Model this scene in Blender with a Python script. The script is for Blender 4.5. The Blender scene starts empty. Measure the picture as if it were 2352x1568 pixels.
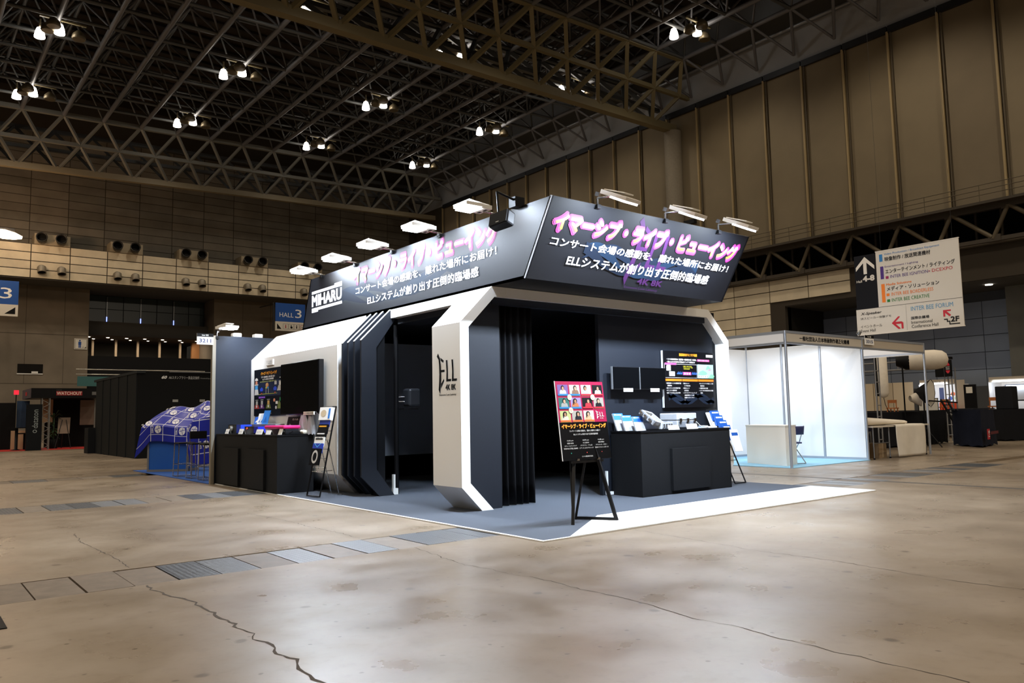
import bpy, bmesh, math, random
from mathutils import Vector as V, Matrix
SC = bpy.context.scene
COL = SC.collection
R = random.Random(7)
rad = math.radians

# ------------------------------------------------------------------ camera, world, lights, exposure
cam = bpy.data.cameras.new('camera')
cam.sensor_fit = 'HORIZONTAL'; cam.sensor_width = 36.0; cam.lens = 36.0 * 1788.87 / 2352.0
cam.clip_start = 0.05; cam.clip_end = 400
camo = bpy.data.objects.new('camera', cam); COL.objects.link(camo)
yaw, pit, rol = 0.898975, 0.093655, -0.019434
f = V((math.cos(yaw) * math.cos(pit), math.sin(yaw) * math.cos(pit), math.sin(pit)))
r0 = f.cross(V((0, 0, 1))).normalized(); u0 = r0.cross(f)
r1 = r0 * math.cos(rol) + u0 * math.sin(rol); u1 = u0 * math.cos(rol) - r0 * math.sin(rol)
camo.matrix_world = Matrix(((r1.x, u1.x, -f.x, 0), (r1.y, u1.y, -f.y, 0), (r1.z, u1.z, -f.z, 1.135), (0, 0, 0, 1)))
SC.camera = camo

SC.view_settings.view_transform = 'Standard'; SC.view_settings.look = 'None'
SC.view_settings.gamma = 1.0; SC.view_settings.use_curve_mapping = False
SC.view_settings.exposure = 0.0
SC.cycles.use_denoising = True
SC.cycles.max_bounces = 6; SC.cycles.diffuse_bounces = 3; SC.cycles.glossy_bounces = 3
SC.cycles.transparent_max_bounces = 6
SC.cycles.caustics_reflective = False; SC.cycles.caustics_refractive = False
SC.cycles.sample_clamp_indirect = 4.0

world = bpy.data.worlds.new('world'); SC.world = world; world.use_nodes = True
wb = world.node_tree.nodes['Background']
wb.inputs[0].default_value = (1.0, 0.85, 0.66, 1); wb.inputs[1].default_value = 0.02


def lamp(kind, name, loc, target, energy, color, size=0.3, size_y=None, spot=None, blend=0.6, spread=None):
    L = bpy.data.lights.new(name, kind); L.energy = energy; L.color = color
    if kind == 'AREA':
        L.size = size
        if size_y: L.shape = 'RECTANGLE'; L.size_y = size_y
        if spread: L.spread = rad(spread)
    else:
        L.shadow_soft_size = size
        if kind == 'SPOT': L.spot_size = rad(spot); L.spot_blend = blend
    o = bpy.data.objects.new(name, L); COL.objects.link(o); o.location = loc
    o.rotation_euler = (V(target) - V(loc)).to_track_quat('-Z', 'Y').to_euler()
    return o


WARM = (1.0, 0.85, 0.66); COOL = (0.74, 0.85, 1.0)
HALL_W, FASCIA_W, FRONT_W, SHELL_W = 1250, 165, 200, 52
for j, yy in enumerate((53.9, 44.3, 35.2, 26.0, 16.5, 7.0, -3.0, -12.0, -21.0)):      # high-bay lamps of the hall, on and off the frame
    for i in range(4):
        xx = 5.5 + 9.3 * i
        lamp('SPOT', 'high_bay_or_fill_lamp', (xx, yy, 21.0 + .27 * i), (xx, yy, 0), HALL_W, WARM, 0.35, spot=140, blend=0.7)
for xx in (-4.0, -14.0, -24.0):                                          # lamps of the hall to the left of the frame
    for yy in (53.0, 39.0, 25.0, 11.0, -3.0):
        lamp('SPOT', 'high_bay_or_fill_lamp', (xx, yy, 20.5), (xx + 2.5, yy, 0), HALL_W * 1.5, WARM, 0.35, spot=150, blend=0.6)
LEFT_LAMP_Y = (7.45, 8.68, 9.95, 11.13, 12.37)
FRONT_LAMP_X = (6.42, 7.63, 8.72)
for yy in LEFT_LAMP_Y:
    lamp('AREA', 'flood_lamp', (5.16, yy + .02, 3.67), (5.56, yy, 2.85), FASCIA_W, COOL, 0.26, 0.16)
for xx in FRONT_LAMP_X:
    lamp('AREA', 'flood_lamp', (xx + .02, 5.95, 3.46), (xx, 6.7, 1.8), FRONT_W, COOL, 0.26, 0.16)
lamp('AREA', 'flood_lamp', (4.74, 14.06, 2.82), (5.0, 14.40, 1.9), 48, COOL, 0.24, 0.14, spread=120)
for xx in (2.0, 14.0, 26.0, 36.0):                                          # added unseen lamps behind the camera, brightening the booths' front-facing sides
    lamp('SPOT', 'high_bay_or_fill_lamp', (xx, -32.0, 20.0), (xx + 4, 12, 0), HALL_W * 1.6, WARM, 0.6, spot=95, blend=0.8)
lamp('AREA', 'lobby_light', (16.0, 68.2, 7.7), (16, 68.2, 0), 160, (1.0, .82, .62), 8.0, 1.5)
lamp('AREA', 'shell_light', (15.2, 10.1, 2.45), (15.4, 10.2, 0), SHELL_W, (0.86, 0.92, 1.0), 2.4, 1.6)
lamp('AREA', 'shell_light', (17.4, 10.2, 2.0), (19.6, 10.2, 2.55), 16, (0.95, 0.97, 1.0), 1.2, 0.3)
lamp('AREA', 'shell_light', (36.9, 15.9, 2.05), (38.3, 15.9, 1.4), 17, (0.86, 0.92, 1.0), 1.3, 0.3)
lamp('AREA', 'shell_light', (36.9, 12.6, 2.05), (38.3, 12.6, 1.4), 20, (0.86, 0.92, 1.0), 1.6, 0.3)
lamp('SPOT', 'wall_flood', (4.9, 57.6, 13.4), (9.0, 64, 20), 900, (1.0, 0.62, 0.35), 0.3, spot=140, blend=0.8)

# ------------------------------------------------------------------ helpers
def lin(c):
    if isinstance(c, str):
        c = tuple(int(c[i:i + 2], 16) / 255 for i in (0, 2, 4))
    return tuple((x / 12.92 if x <= .04045 else ((x + .055) / 1.055) ** 2.4) for x in c)


MATS = {}
def M(color, rough=.55, metal=0.0, noise=0.0, nscale=8.0, bump=0.0, emit=0.0, alpha=1.0, trans=0.0, spec=None, name=None):
    key = (color, rough, metal, noise, nscale, bump, emit, alpha, trans, spec)
    if key in MATS: return MATS[key]
    m = bpy.data.materials.new(name or 'paint'); m.use_nodes = True
    nt = m.node_tree; b = nt.nodes['Principled BSDF']
    c = lin(color) if isinstance(color, str) else color
    b.inputs['Base Color'].default_value = (*c, 1); b.inputs['Roughness'].default_value = rough
    b.inputs['Metallic'].default_value = metal
    if spec is None and not metal and max(c) < .035 and rough > .3: spec = .16
    if spec is not None: b.inputs['Specular IOR Level'].default_value = spec
    if trans: b.inputs['Transmission Weight'].default_value = trans
    if alpha < 1: b.inputs['Alpha'].default_value = alpha
    if emit: b.inputs['Emission Color'].default_value = (*c, 1); b.inputs['Emission Strength'].default_value = emit
    if noise or bump:
        tc = nt.nodes.new('ShaderNodeNewGeometry'); n = nt.nodes.new('ShaderNodeTexNoise')
        n.inputs['Scale'].default_value = nscale; n.inputs['Detail'].default_value = 6
        nt.links.new(tc.outputs['Position'], n.inputs['Vector'])
        if noise:
            rp = nt.nodes.new('ShaderNodeMapRange')
            rp.inputs['From Min'].default_value = .3; rp.inputs['From Max'].default_value = .7
            rp.inputs['To Min'].default_value = 1 - noise; rp.inputs['To Max'].default_value = 1 + noise
            mx = nt.nodes.new('ShaderNodeVectorMath'); mx.operation = 'SCALE'; mx.inputs[0].default_value = c
            nt.links.new(n.outputs['Fac'], rp.inputs['Value']); nt.links.new(rp.outputs[0], mx.inputs['Scale'])
            nt.links.new(mx.outputs[0], b.inputs['Base Color'])
        if bump:
            bp = nt.nodes.new('ShaderNodeBump'); bp.inputs['Strength'].default_value = bump; bp.inputs['Distance'].default_value = .01
            nt.links.new(n.outputs['Fac'], bp.inputs['Height']); nt.links.new(bp.outputs[0], b.inputs['Normal'])
    MATS[key] = m
    return m


def tag(o, label=None, cat=None, group=None, kind=None):
    if label: o['label'] = label
    if cat: o['category'] = cat
    if group: o['group'] = group
    if kind: o['kind'] = kind
    return o


def W(o):
    p = V((0, 0, 0))
    while o is not None:
        p = p + o.location; o = o.parent
    return p


def thing(name, label, cat, loc=(0, 0, 0), group=None):
    o = bpy.data.objects.new(name, None); COL.objects.link(o); o.location = loc; o.empty_display_size = .1
    return tag(o, label, cat, group)


class MB:
    """collects faces with materials; build() links them as ONE mesh object"""
    def __init__(s, m=None): s.v = []; s.f = []; s.mi = []; s.ms = []; s.sm = []; s.use(m)
    def use(s, m):
        if m is None: s.cur = 0; return s
        if m not in s.ms: s.ms.append(m)
        s.cur = s.ms.index(m); return s
    def add(s, vs, fs, smooth=False):
        k = len(s.v); s.v += [tuple(p) for p in vs]
        for q in fs: s.f.append(tuple(k + i for i in q)); s.mi.append(s.cur); s.sm.append(smooth)
        return s
    def box(s, a, b):
        x0, y0, z0 = a; x1, y1, z1 = b
        return s.add([(x0, y0, z0), (x1, y0, z0), (x1, y1, z0), (x0, y1, z0), (x0, y0, z1), (x1, y0, z1), (x1, y1, z1), (x0, y1, z1)],
                     [(0, 3, 2, 1), (4, 5, 6, 7), (0, 1, 5, 4), (1, 2, 6, 5), (2, 3, 7, 6), (3, 0, 4, 7)])
    def obox(s, pl, a0, b0, c0, a1, b1, c1):
        P = [pl.p(a, b, c) for c in (c0, c1) for a, b in ((a0, b0), (a1, b0), (a1, b1), (a0, b1))]
        return s.add(P, [(0, 3, 2, 1), (4, 5, 6, 7), (0, 1, 5, 4), (1, 2, 6, 5), (2, 3, 7, 6), (3, 0, 4, 7)])
    def prism(s, pts, d):
        n = len(pts); d = V(d); P = [V(p) for p in pts] + [V(p) + d for p in pts]
        return s.add(P, [tuple(range(n))[::-1], tuple(range(n, 2 * n))] + [(i, (i + 1) % n, n + (i + 1) % n, n + i) for i in range(n)])
    def poly(s, pts): return s.add(pts, [tuple(range(len(pts)))])
    def rect(s, pl, a0, b0, a1, b1, c=.003): return s.poly([pl.p(a0, b0, c), pl.p(a1, b0, c), pl.p(a1, b1, c), pl.p(a0, b1, c)])
    def disc(s, pl, a, b, rx, ry=None, c=.004, n=20, a0=0, a1=360):
        ry = ry or rx
        return s.poly([pl.p(a + rx * math.cos(rad(a0 + (a1 - a0) * i / n)), b + ry * math.sin(rad(a0 + (a1 - a0) * i / n)), c) for i in range(n if a1 - a0 == 360 else n + 1)])
    def shape(s, pl, pts, c=.004): return s.poly([pl.p(a, b, c) for a, b in pts])
    def tube(s, p0, p1, r, n=8, r2=None, caps=True):
        p0 = V(p0); p1 = V(p1); d = (p1 - p0)
        if d.length < 1e-6: return s
        d.normalize(); a = d.orthogonal().normalized(); b = d.cross(a); r2 = r if r2 is None else r2
        P = [p0 + (a * math.cos(t) + b * math.sin(t)) * r for t in [2 * math.pi * i / n for i in range(n)]]
        P += [p1 + (a * math.cos(t) + b * math.sin(t)) * r2 for t in [2 * math.pi * i / n for i in range(n)]]
        s.add(P, [(i, (i + 1) % n, n + (i + 1) % n, n + i) for i in range(n)], True)
        if caps: s.add(P, [tuple(range(n))[::-1], tuple(range(n, 2 * n))])
        return s
    def path(s, pts, r, n=6):
        for a, b in zip(pts[:-1], pts[1:]): s.tube(a, b, r, n)
        return s
    def lathe(s, prof, c, axis=(0, 0, 1), n=20, caps=True):
        ax = V(axis).normalized(); a = ax.orthogonal().normalized(); b = ax.cross(a); c = V(c); P = []
        for rr, h in prof:
            P += [c + ax * h + (a * math.cos(2 * math.pi * i / n) + b * math.sin(2 * math.pi * i / n)) * rr for i in range(n)]
        F = [(k * n + i, k * n + (i + 1) % n, (k + 1) * n + (i + 1) % n, (k + 1) * n + i) for k in range(len(prof) - 1) for i in range(n)]
        s.add(P, F, True)
        if caps: s.add(P, [tuple(range(n))[::-1], tuple(range((len(prof) - 1) * n, len(prof) * n))])
        return s
    def grid(s, fn, nu, nv, smooth=True):
        P = [fn(i / nu, j / nv) for j in range(nv + 1) for i in range(nu + 1)]
        return s.add(P, [(j * (nu + 1) + i, j * (nu + 1) + i + 1, (j + 1) * (nu + 1) + i + 1, (j + 1) * (nu + 1) + i) for j in range(nv) for i in range(nu)], smooth)
    def mesh(s, name, off=V((0, 0, 0))):
        me = bpy.data.meshes.new(name)
        me.from_pydata([tuple(V(p) - off) for p in s.v], [], s.f)
        for m in s.ms: me.materials.append(m)
        me.polygons.foreach_set('material_index', s.mi); me.polygons.foreach_set('use_smooth', s.sm)
        me.update(); return me
    def build(s, name, parent=None, label=None, bevel=0, solid=0):
        off = W(parent) if parent is not None else V((0, 0, 0))
        o = bpy.data.objects.new(name, s.mesh(name, off)); COL.objects.link(o)
        if parent is not None: o.parent = parent
        if label: o['label'] = label
        if bevel:
            md = o.modifiers.new('bevel', 'BEVEL'); md.width = bevel; md.segments = 2; md.limit_method = 'ANGLE'
        if solid:
            md = o.modifiers.new('solid', 'SOLIDIFY'); md.thickness = solid; md.offset = 0
        return o


class PL:
    """a plane in the scene: origin, right vector, up vector"""
    def __init__(s, O, u, v):
        s.O = V(O); s.u = V(u).normalized(); s.v = V(v).normalized(); s.n = s.u.cross(s.v)
    def p(s, a, b, c=0): return s.O + s.u * a + s.v * b + s.n * c


UNIT = {}
def unit(kind, m):
    k = (kind, m.name)
    if k not in UNIT:
        b = MB(m)
        if kind == 'box': b.box((-.5, -.5, -.5), (.5, .5, .5))
        else: b.tube((0, 0, 0), (0, 0, 1), 1, 8)
        UNIT[k] = b.mesh(kind + '_piece')
    return UNIT[k]


def piece(name, m, lo, hi, parent):
    o = bpy.data.objects.new(name, unit('box', m)); COL.objects.link(o); o.parent = parent
    lo = V(lo); hi = V(hi); o.location = (lo + hi) / 2 - W(parent); o.scale = hi - lo
    return o


def rod(name, m, p0, p1, r, parent, square=False, r2=None):
    p0 = V(p0); p1 = V(p1); d = p1 - p0
    o = bpy.data.objects.new(name, unit('box' if square else 'rod', m)); COL.objects.link(o); o.parent = parent
    o.rotation_mode = 'QUATERNION'; o.rotation_quaternion = d.to_track_quat('Z', 'X')
    o.location = ((p0 + p1) / 2 if square else p0) - W(parent)
    o.scale = (2 * r, 2 * (r2 or r), d.length) if square else (r, r2 or r, d.length)
    return o


TEXTS = []
def text(s, pl, a0, b0, a1, b1, m, parent, name='lettering', c=.004, bold=0.0, shear=0.0, turn=0):
    cu = bpy.data.curves.new('text', 'FONT'); cu.body = s; cu.shear = shear; cu.resolution_u = 2
    o = bpy.data.objects.new('text', cu); COL.objects.link(o)
    TEXTS.append((o, pl, a0, b0, a1, b1, m, parent, name, c, turn, bold))


def finish_texts():
    dg = bpy.context.evaluated_depsgraph_get(); dg.update()
    for o, pl, a0, b0, a1, b1, m, parent, name, c, turn, bold in TEXTS:
        me = bpy.data.meshes.new_from_object(o.evaluated_get(dg))
        if not len(me.vertices): continue
        co = [v.co.copy() for v in me.vertices]; fs = [tuple(p.vertices) for p in me.polygons]; bpy.data.meshes.remove(me)
        if turn: co = [V((-q.y, q.x, 0)) for q in co]        # reads upwards
        n = 1 if bold < .012 else 4 if bold < .05 else 10     # heavier strokes: the outline laid down again, shifted all round
        sh = [(0, 0)] if n == 1 else [(bold * math.cos(2 * math.pi * (k + .5) / n), bold * math.sin(2 * math.pi * (k + .5) / n)) for k in range(n)]
        if bold >= .05: sh += [(bold * .5 * math.cos(k * 1.571), bold * .5 * math.sin(k * 1.571)) for k in range(4)]
        x0 = min(q.x for q in co) - bold * (n > 1); x1 = max(q.x for q in co) + bold * (n > 1); y0 = min(q.y for q in co) - bold * (n > 1); y1 = max(q.y for q in co) + bold * (n > 1)
        b = MB(m)
        for k, (dx, dy) in enumerate(sh):
            b.add([pl.p(a0 + (q.x + dx - x0) / max(x1 - x0, 1e-6) * (a1 - a0), b0 + (q.y + dy - y0) / max(y1 - y0, 1e-6) * (b1 - b0), c + .00002 * k) for q in co], fs)
        b.build(name, parent)
    for t in TEXTS:
        cu = t[0].data; bpy.data.objects.remove(t[0]); bpy.data.curves.remove(cu)


ORD = ['first', 'second', 'third', 'fourth', 'fifth']
black = M('0b0b0d', .5); white = M('e9e9e6', .5); offw = M('f0f0ee', .45); grey = M('77787a', .45); steel = M('9fa1a3', .32, .9)
dsteel = M('3a3b3d', .4, .7); chrome = M('c8c9cb', .18, 1.0); navy = M('1b2029', .55, noise=.08, nscale=40); ink = M('111113', .6)
blackgloss = M('08080a', .12); redm = M('c3122b', .5); paper = M('f1f1ee', .6); blue = M('1b5fb4', .5)
# ------------------------------------------------------------------ floor
def floor_material():
    m = bpy.data.materials.new('polished_concrete'); m.use_nodes = True; nt = m.node_tree; b = nt.nodes['Principled BSDF']; N = nt.nodes.new; Lk = nt.links.new
    g = N('ShaderNodeNewGeometry'); pos = g.outputs['Position']
    def noise(sc, det, dist=0.0, sx=1.0):
        mp = N('ShaderNodeMapping'); mp.inputs['Scale'].default_value = (sx, 1, 1); Lk(pos, mp.inputs['Vector'])
        n = N('ShaderNodeTexNoise'); n.inputs['Scale'].default_value = sc; n.inputs['Detail'].default_value = det; n.inputs['Distortion'].default_value = dist
        Lk(mp.outputs[0], n.inputs['Vector']); return n.outputs['Fac']
    def ramp(fac, stops):
        r = N('ShaderNodeValToRGB'); Lk(fac, r.inputs[0]); e = r.color_ramp.elements
        while len(e) < len(stops): e.new(.5)
        for el, (p, c) in zip(e, stops): el.position = p; el.color = (*c, 1)
        return r.outputs[0]
    def mix(kind, fac, a, c):
        x = N('ShaderNodeMix'); x.data_type = 'RGBA'; x.blend_type = kind
        if isinstance(fac, float): x.inputs[0].default_value = fac
        else: Lk(fac, x.inputs[0])
        Lk(a, x.inputs[6]); Lk(c, x.inputs[7]); return x.outputs[2]
    base = ramp(noise(.33, 5), [(.3, lin('6e6152')), (.5, lin('7f7160')), (.68, lin('8e8170'))])
    c = mix('MULTIPLY', .5, base, ramp(noise(2.3, 6), [(.2, (.82, .80, .78)), (.5, (.97, .97, .97)), (.8, (1.06, 1.06, 1.06))]))
    c = mix('MULTIPLY', .3, c, ramp(noise(14, 3), [(.32, (.72, .7, .68)), (.46, (1, 1, 1)), (.8, (1.06, 1.06, 1.06))]))
    for sc, th, sd in ((.9, .035, (3, 1)), (2.6, .038, (9, 4)), (1.7, .02, (5, 7))):
        mp = N('ShaderNodeMapping'); mp.inputs['Location'].default_value = (*sd, 0); Lk(pos, mp.inputs['Vector'])
        n2 = N('ShaderNodeTexNoise'); n2.inputs['Scale'].default_value = 9; Lk(pos, n2.inputs['Vector'])
        ad = N('ShaderNodeMixRGB'); ad.blend_type = 'ADD'; ad.inputs[0].default_value = .05; Lk(mp.outputs[0], ad.inputs[1]); Lk(n2.outputs['Color'], ad.inputs[2])
        vo = N('ShaderNodeTexVoronoi'); vo.voronoi_dimensions = '2D'; vo.inputs['Scale'].default_value = sc; Lk(ad.outputs[0], vo.inputs['Vector'])
        spot = ramp(vo.outputs['Distance'], [(th * .55, (.42, .40, .38)), (th, (1, 1, 1))])
        c = mix('MULTIPLY', .85, c, spot)
    Lk(c, b.inputs['Base Color'])
    rr = N('ShaderNodeMapRange'); Lk(noise(1.7, 6), rr.inputs[0]); rr.inputs[1].default_value = .3; rr.inputs[2].default_value = .7
    rr.inputs[3].default_value = .24; rr.inputs[4].default_value = .46; Lk(rr.outputs[0], b.inputs['Roughness'])
    bp = N('ShaderNodeBump'); bp.inputs['Strength'].default_value = .12; bp.inputs['Distance'].default_value = .006
    Lk(noise(5, 6), bp.inputs['Height']); Lk(bp.outputs[0], b.inputs['Normal'])
    return m


FLOOR = floor_material()
fl = MB(FLOOR)
xs = [-30, 60]; 
# slab cut around the service pits so that the covers lie in their own recess
def slab(x0, y0, x1, y1): fl.box((x0, y0, -.3), (x1, y1, 0))
P1 = (5.99, 6.71); P2 = (11.85, 12.75); P3 = (17.9, 18.75)
ys = [-25, P1[0], P1[1], P2[0], P2[1], P3[0], P3[1], 80]
for k in range(0, 8, 2): slab(-30, ys[k], 60, ys[k + 1])
for k in (1, 3, 5): fl.box((-30, ys[k], -.3), (60, ys[k + 1], -.05))
floor = tag(fl.build('floor'), kind='structure')
b = MB(M('0e0f11', .5)); b.box((.30, 5.28, 0), (.555, 5.62, .006)); tag(b.build('floor_plate'), 'corner of a black plate lying alone on the open concrete floor', 'plate')
pc = [M('63574a', .5, noise=.2, nscale=9, bump=.3), M('584d41', .55, noise=.22, nscale=7, bump=.3), M('6d6256', .5, noise=.2, nscale=8, bump=.3)]
def plate_material(name, col):
    m = bpy.data.materials.new(name); m.use_nodes = True; nt = m.node_tree; b = nt.nodes['Principled BSDF']; N = nt.nodes.new; Lk = nt.links.new
    b.inputs['Base Color'].default_value = (*lin(col), 1); b.inputs['Metallic'].default_value = .45; b.inputs['Roughness'].default_value = .42
    g = N('ShaderNodeNewGeometry'); mp = N('ShaderNodeMapping'); mp.inputs['Rotation'].default_value = (0, 0, rad(45)); Lk(g.outputs['Position'], mp.inputs[0])
    ck = N('ShaderNodeTexChecker'); ck.inputs['Scale'].default_value = 34; Lk(mp.outputs[0], ck.inputs['Vector'])
    bp = N('ShaderNodeBump'); bp.inputs['Strength'].default_value = .8; bp.inputs['Distance'].default_value = .006; Lk(ck.outputs['Fac'], bp.inputs['Height']); Lk(bp.outputs[0], b.inputs['Normal'])
    mr = N('ShaderNodeMapRange'); Lk(ck.outputs['Fac'], mr.inputs[0]); mr.inputs[3].default_value = .3; mr.inputs[4].default_value = .5; Lk(mr.outputs[0], b.inputs['Roughness'])
    return m
ps = [plate_material('checker_plate', '66686b'), plate_material('checker_plate', '55585c'), plate_material('checker_plate', '7d7f82')]
kinds = 'ccccccppcpcpcppp'      # c concrete slab, p steel checker plate, read off the photograph from left to right
def cover_row(y0, y1, x0, x1, w, kinds, ofs=0):
    n = int(round((x1 - x0) / w))
    for i in range(n):
        k = kinds[(i + ofs) % len(kinds)]; mt = R.choice(pc) if k == 'c' else R.choice(ps)
        dz = R.uniform(-.006, .001)
        piece('pit_cover', mt, (x0 + i * w + .006, y0 + .006, -.05), (x0 + (i + 1) * w - .006, y1 - .006, dz), floor)
cover_row(*P1, -.12, 4.58, .3, 'cccccccppcpcpcppp', 1)
cover_row(*P1, 10.55, 17.15, .3, 'pcppcpccpp')
cover_row(*P2, .48, 4.58, .3, 'pppcppppccppppp')
cover_row(*P2, 11.0, 13.1, .3, 'pcp'); cover_row(*P3, -.5, 4.6, .6, 'cpccpc')
mb = MB(M('4e4a45', .5))
for x0, x1, y0, y1 in ((11.99, 12.11, 1.0, 5.99), (11.99, 12.11, 6.71, 11.0)): mb.box((x0, y0, -.01), (x1, y1, .0025))
mb.build('drain_strip', floor, 'dark drain strip across the concrete floor')
crack = M('3d342a', .9)
CR = [[(1.53, 9.25), (1.47, 8.53), (1.5, 7.83), (1.52, 7.23), (1.5, 6.72)],
      [(1.44, 5.95), (1.44, 5.79), (1.47, 5.47), (1.54, 5.24), (1.54, 4.94), (1.53, 4.78), (1.55, 4.49), (1.53, 4.4), (1.56, 4.22), (1.52, 4.12), (1.55, 4.02), (1.55, 3.89), (1.51, 3.79), (1.55, 3.64), (1.51, 3.5), (1.49, 3.32), (1.51, 3.24), (1.5, 2.9)],
      [(3.62, 5.98), (3.51, 5.28), (3.48, 5.05), (3.52, 4.66), (3.51, 4.5), (3.57, 4.23), (3.55, 3.94), (3.57, 3.49), (3.56, 3.19), (3.5, 2.85), (3.54, 2.63), (3.52, 2.38), (3.52, 2.08), (3.52, 1.86), (3.53, 1.4)],
      [(3.45, 9.6), (3.52, 8.6), (3.5, 7.9), (3.53, 7.2), (3.5, 6.72)],
      [(5.69, 5.3), (5.62, 4.5), (5.53, 3.82), (5.58, 3.24), (5.52, 2.73), (5.48, 2.28), (5.53, 1.8)]]
for ci, line in enumerate(CR):
    b = MB(crack); pts = []
    for (xa, ya), (xb, yb) in zip(line[:-1], line[1:]):
        n = max(2, int(math.hypot(xb - xa, yb - ya) / .05))
        for i in range(n): pts.append((xa + (xb - xa) * i / n + R.gauss(0, .007), ya + (yb - ya) * i / n))
    wd = (.0035, .0075, .0032, .003, .0028)[ci]; ww = [wd * R.uniform(.35, 1.4) for _ in pts]
    for i in range(len(pts) - 1):
        (xa, ya), (xb, yb) = pts[i], pts[i + 1]; w0, w1 = ww[i], ww[i + 1]
        b.poly([(xa - w0, ya, .0012), (xb - w1, yb, .0012), (xb + w1, yb, .0012), (xa + w0, ya, .0012)])
    b.build('crack', floor)

# ------------------------------------------------------------------ hall walls
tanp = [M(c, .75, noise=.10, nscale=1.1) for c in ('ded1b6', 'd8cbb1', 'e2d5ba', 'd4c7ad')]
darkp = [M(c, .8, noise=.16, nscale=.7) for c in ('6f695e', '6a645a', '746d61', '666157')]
joint = M('3c352b', .9)
YW, YB, YL = 64.0, 62.6, 65.6
wl = MB(M('7d7365', .85, noise=.18, nscale=.5)); conc = wl.ms[0]
wl.use(joint).box((-12, YW, 13.6), (39.6, YW + .4, 26)); wl.box((-12, YB, 11.26), (39.6, YB + 1.8, 13.66))
wl.use(conc).box((-12, YL, 0), (11.35, YL + 6, 11.26)).box((20.6, YL, 0), (39.6, YL + 6, 11.26))
wl.use(M('5b5852', .8)).box((-12, YB + .05, 11.2), (39.6, YL + 6, 11.25))        # soffit
wall_left = tag(wl.build('wall_left'), kind='structure')
MOD = 2.41
for i in range(-1, 14):
    x0 = 7.1 - MOD + MOD * i; x1 = x0 + MOD
    for k in range(4):
        z0 = 11.26 + k * .6
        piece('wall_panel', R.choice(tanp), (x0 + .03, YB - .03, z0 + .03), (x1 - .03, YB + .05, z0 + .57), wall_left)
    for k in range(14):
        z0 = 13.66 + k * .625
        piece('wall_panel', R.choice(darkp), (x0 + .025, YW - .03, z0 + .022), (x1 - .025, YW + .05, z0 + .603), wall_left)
cj = MB(M('5a5247', .9))
for z in (7.66, 4.04): cj.box((-12, YL - .004, z - .03), (11.3, YL + .01, z + .03))
for x in (4.9, 7.29, 9.74): cj.box((x - .02, YL - .004, 4.04), (x + .02, YL + .01, 11.2))
for x in (23, 25.4, 27.8): cj.box((x - .02, YL - .004, 4.04), (x + .02, YL + .01, 11.2))
cj.build('formwork_joint', wall_left)
b = MB(M('15120f', .6)); b.box((6.88, YL - .02, 4.76), (8.46, YL + .3, 5.45)); b.use(paper).box((6.85, YL - .06, 4.70), (8.46, YL - .02, 4.77)).box((7.75, YL - .1, 4.77), (8.15, YL - .03, 4.92))
b.build('dark_hatch', wall_left, 'dark hatch opening with a pale ledge')
# the recess in the left wall: glazed gallery above, lobby behind
rc = MB(M('4c4a47', .8)); rc.box((11.35, YL + 7.5, 0), (20.6, YL + 7.7, 11.2)); rc.box((11.3, YL + 1.5, 9.0 - 1.1), (20.65, YL + 7.6, 9.0))
rc.use(M('3a2a1c', .7)).box((11.3, YL + 1.2, 7.80), (20.65, YL + 7.6, 7.88))
rc.build('recess', wall_left, 'dark recess with a lobby ceiling')
win = MB(M('262b2f', .4)); win.box((11.35, YL + 2.6, 9.0), (20.6, YL + 2.75, 11.2)); window_1 = tag(win.build('window_1'), kind='structure')
gl = M('3a464b', .25)
for i in range(7):
    for k in range(2): piece('pane', gl, (11.75 + 1.26 * i, YL + 2.52, 9.05 + 1.08 * k), (12.95 + 1.26 * i, YL + 2.6, 10.08 + 1.08 * k), window_1)
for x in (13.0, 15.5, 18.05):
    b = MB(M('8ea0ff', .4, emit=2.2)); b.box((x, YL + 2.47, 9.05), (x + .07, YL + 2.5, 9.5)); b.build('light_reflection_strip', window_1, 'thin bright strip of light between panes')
    b = MB(steel); b.box((x, YL + 2.46, 9.5), (x + .06, YL + 2.5, 11.1)); b.build('mullion', window_1)
lob = MB(M('b8a48a', .6))
for x in (12.3, 14.0, 15.65, 17.35, 19.0): lob.box((x, YL + 4, 0), (x + .16, YL + 4.2, 7.8))
lob.use(M('c98f5c', .6)).box((20.0, YL + 3.8, 0), (20.6, YL + 4.2, 7.8))
lob.build('lobby_pillar', wall_left, 'row of pale slim pillars in the lobby')
dl = MB(M('ffe9cc', .4, emit=9))
for i in range(7):
    dl.lathe([(.11, 0), (.11, .02)], (11.7 + 1.35 * i, YL + 1.9, 7.77)); dl.lathe([(.09, 0), (.09, .02)], (12.3 + 1.35 * i, YL + 3.4, 7.77))
dl.build('downlight', wall_left, 'small round downlights in the lobby ceiling')
rail = MB(M('1a1a1c', .5)); rail.box((11.3, YL + .3, 0), (20.6, YL + .6, 6.2)); rail.build('lobby_front', wall_left, 'black lobby front wall')

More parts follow.
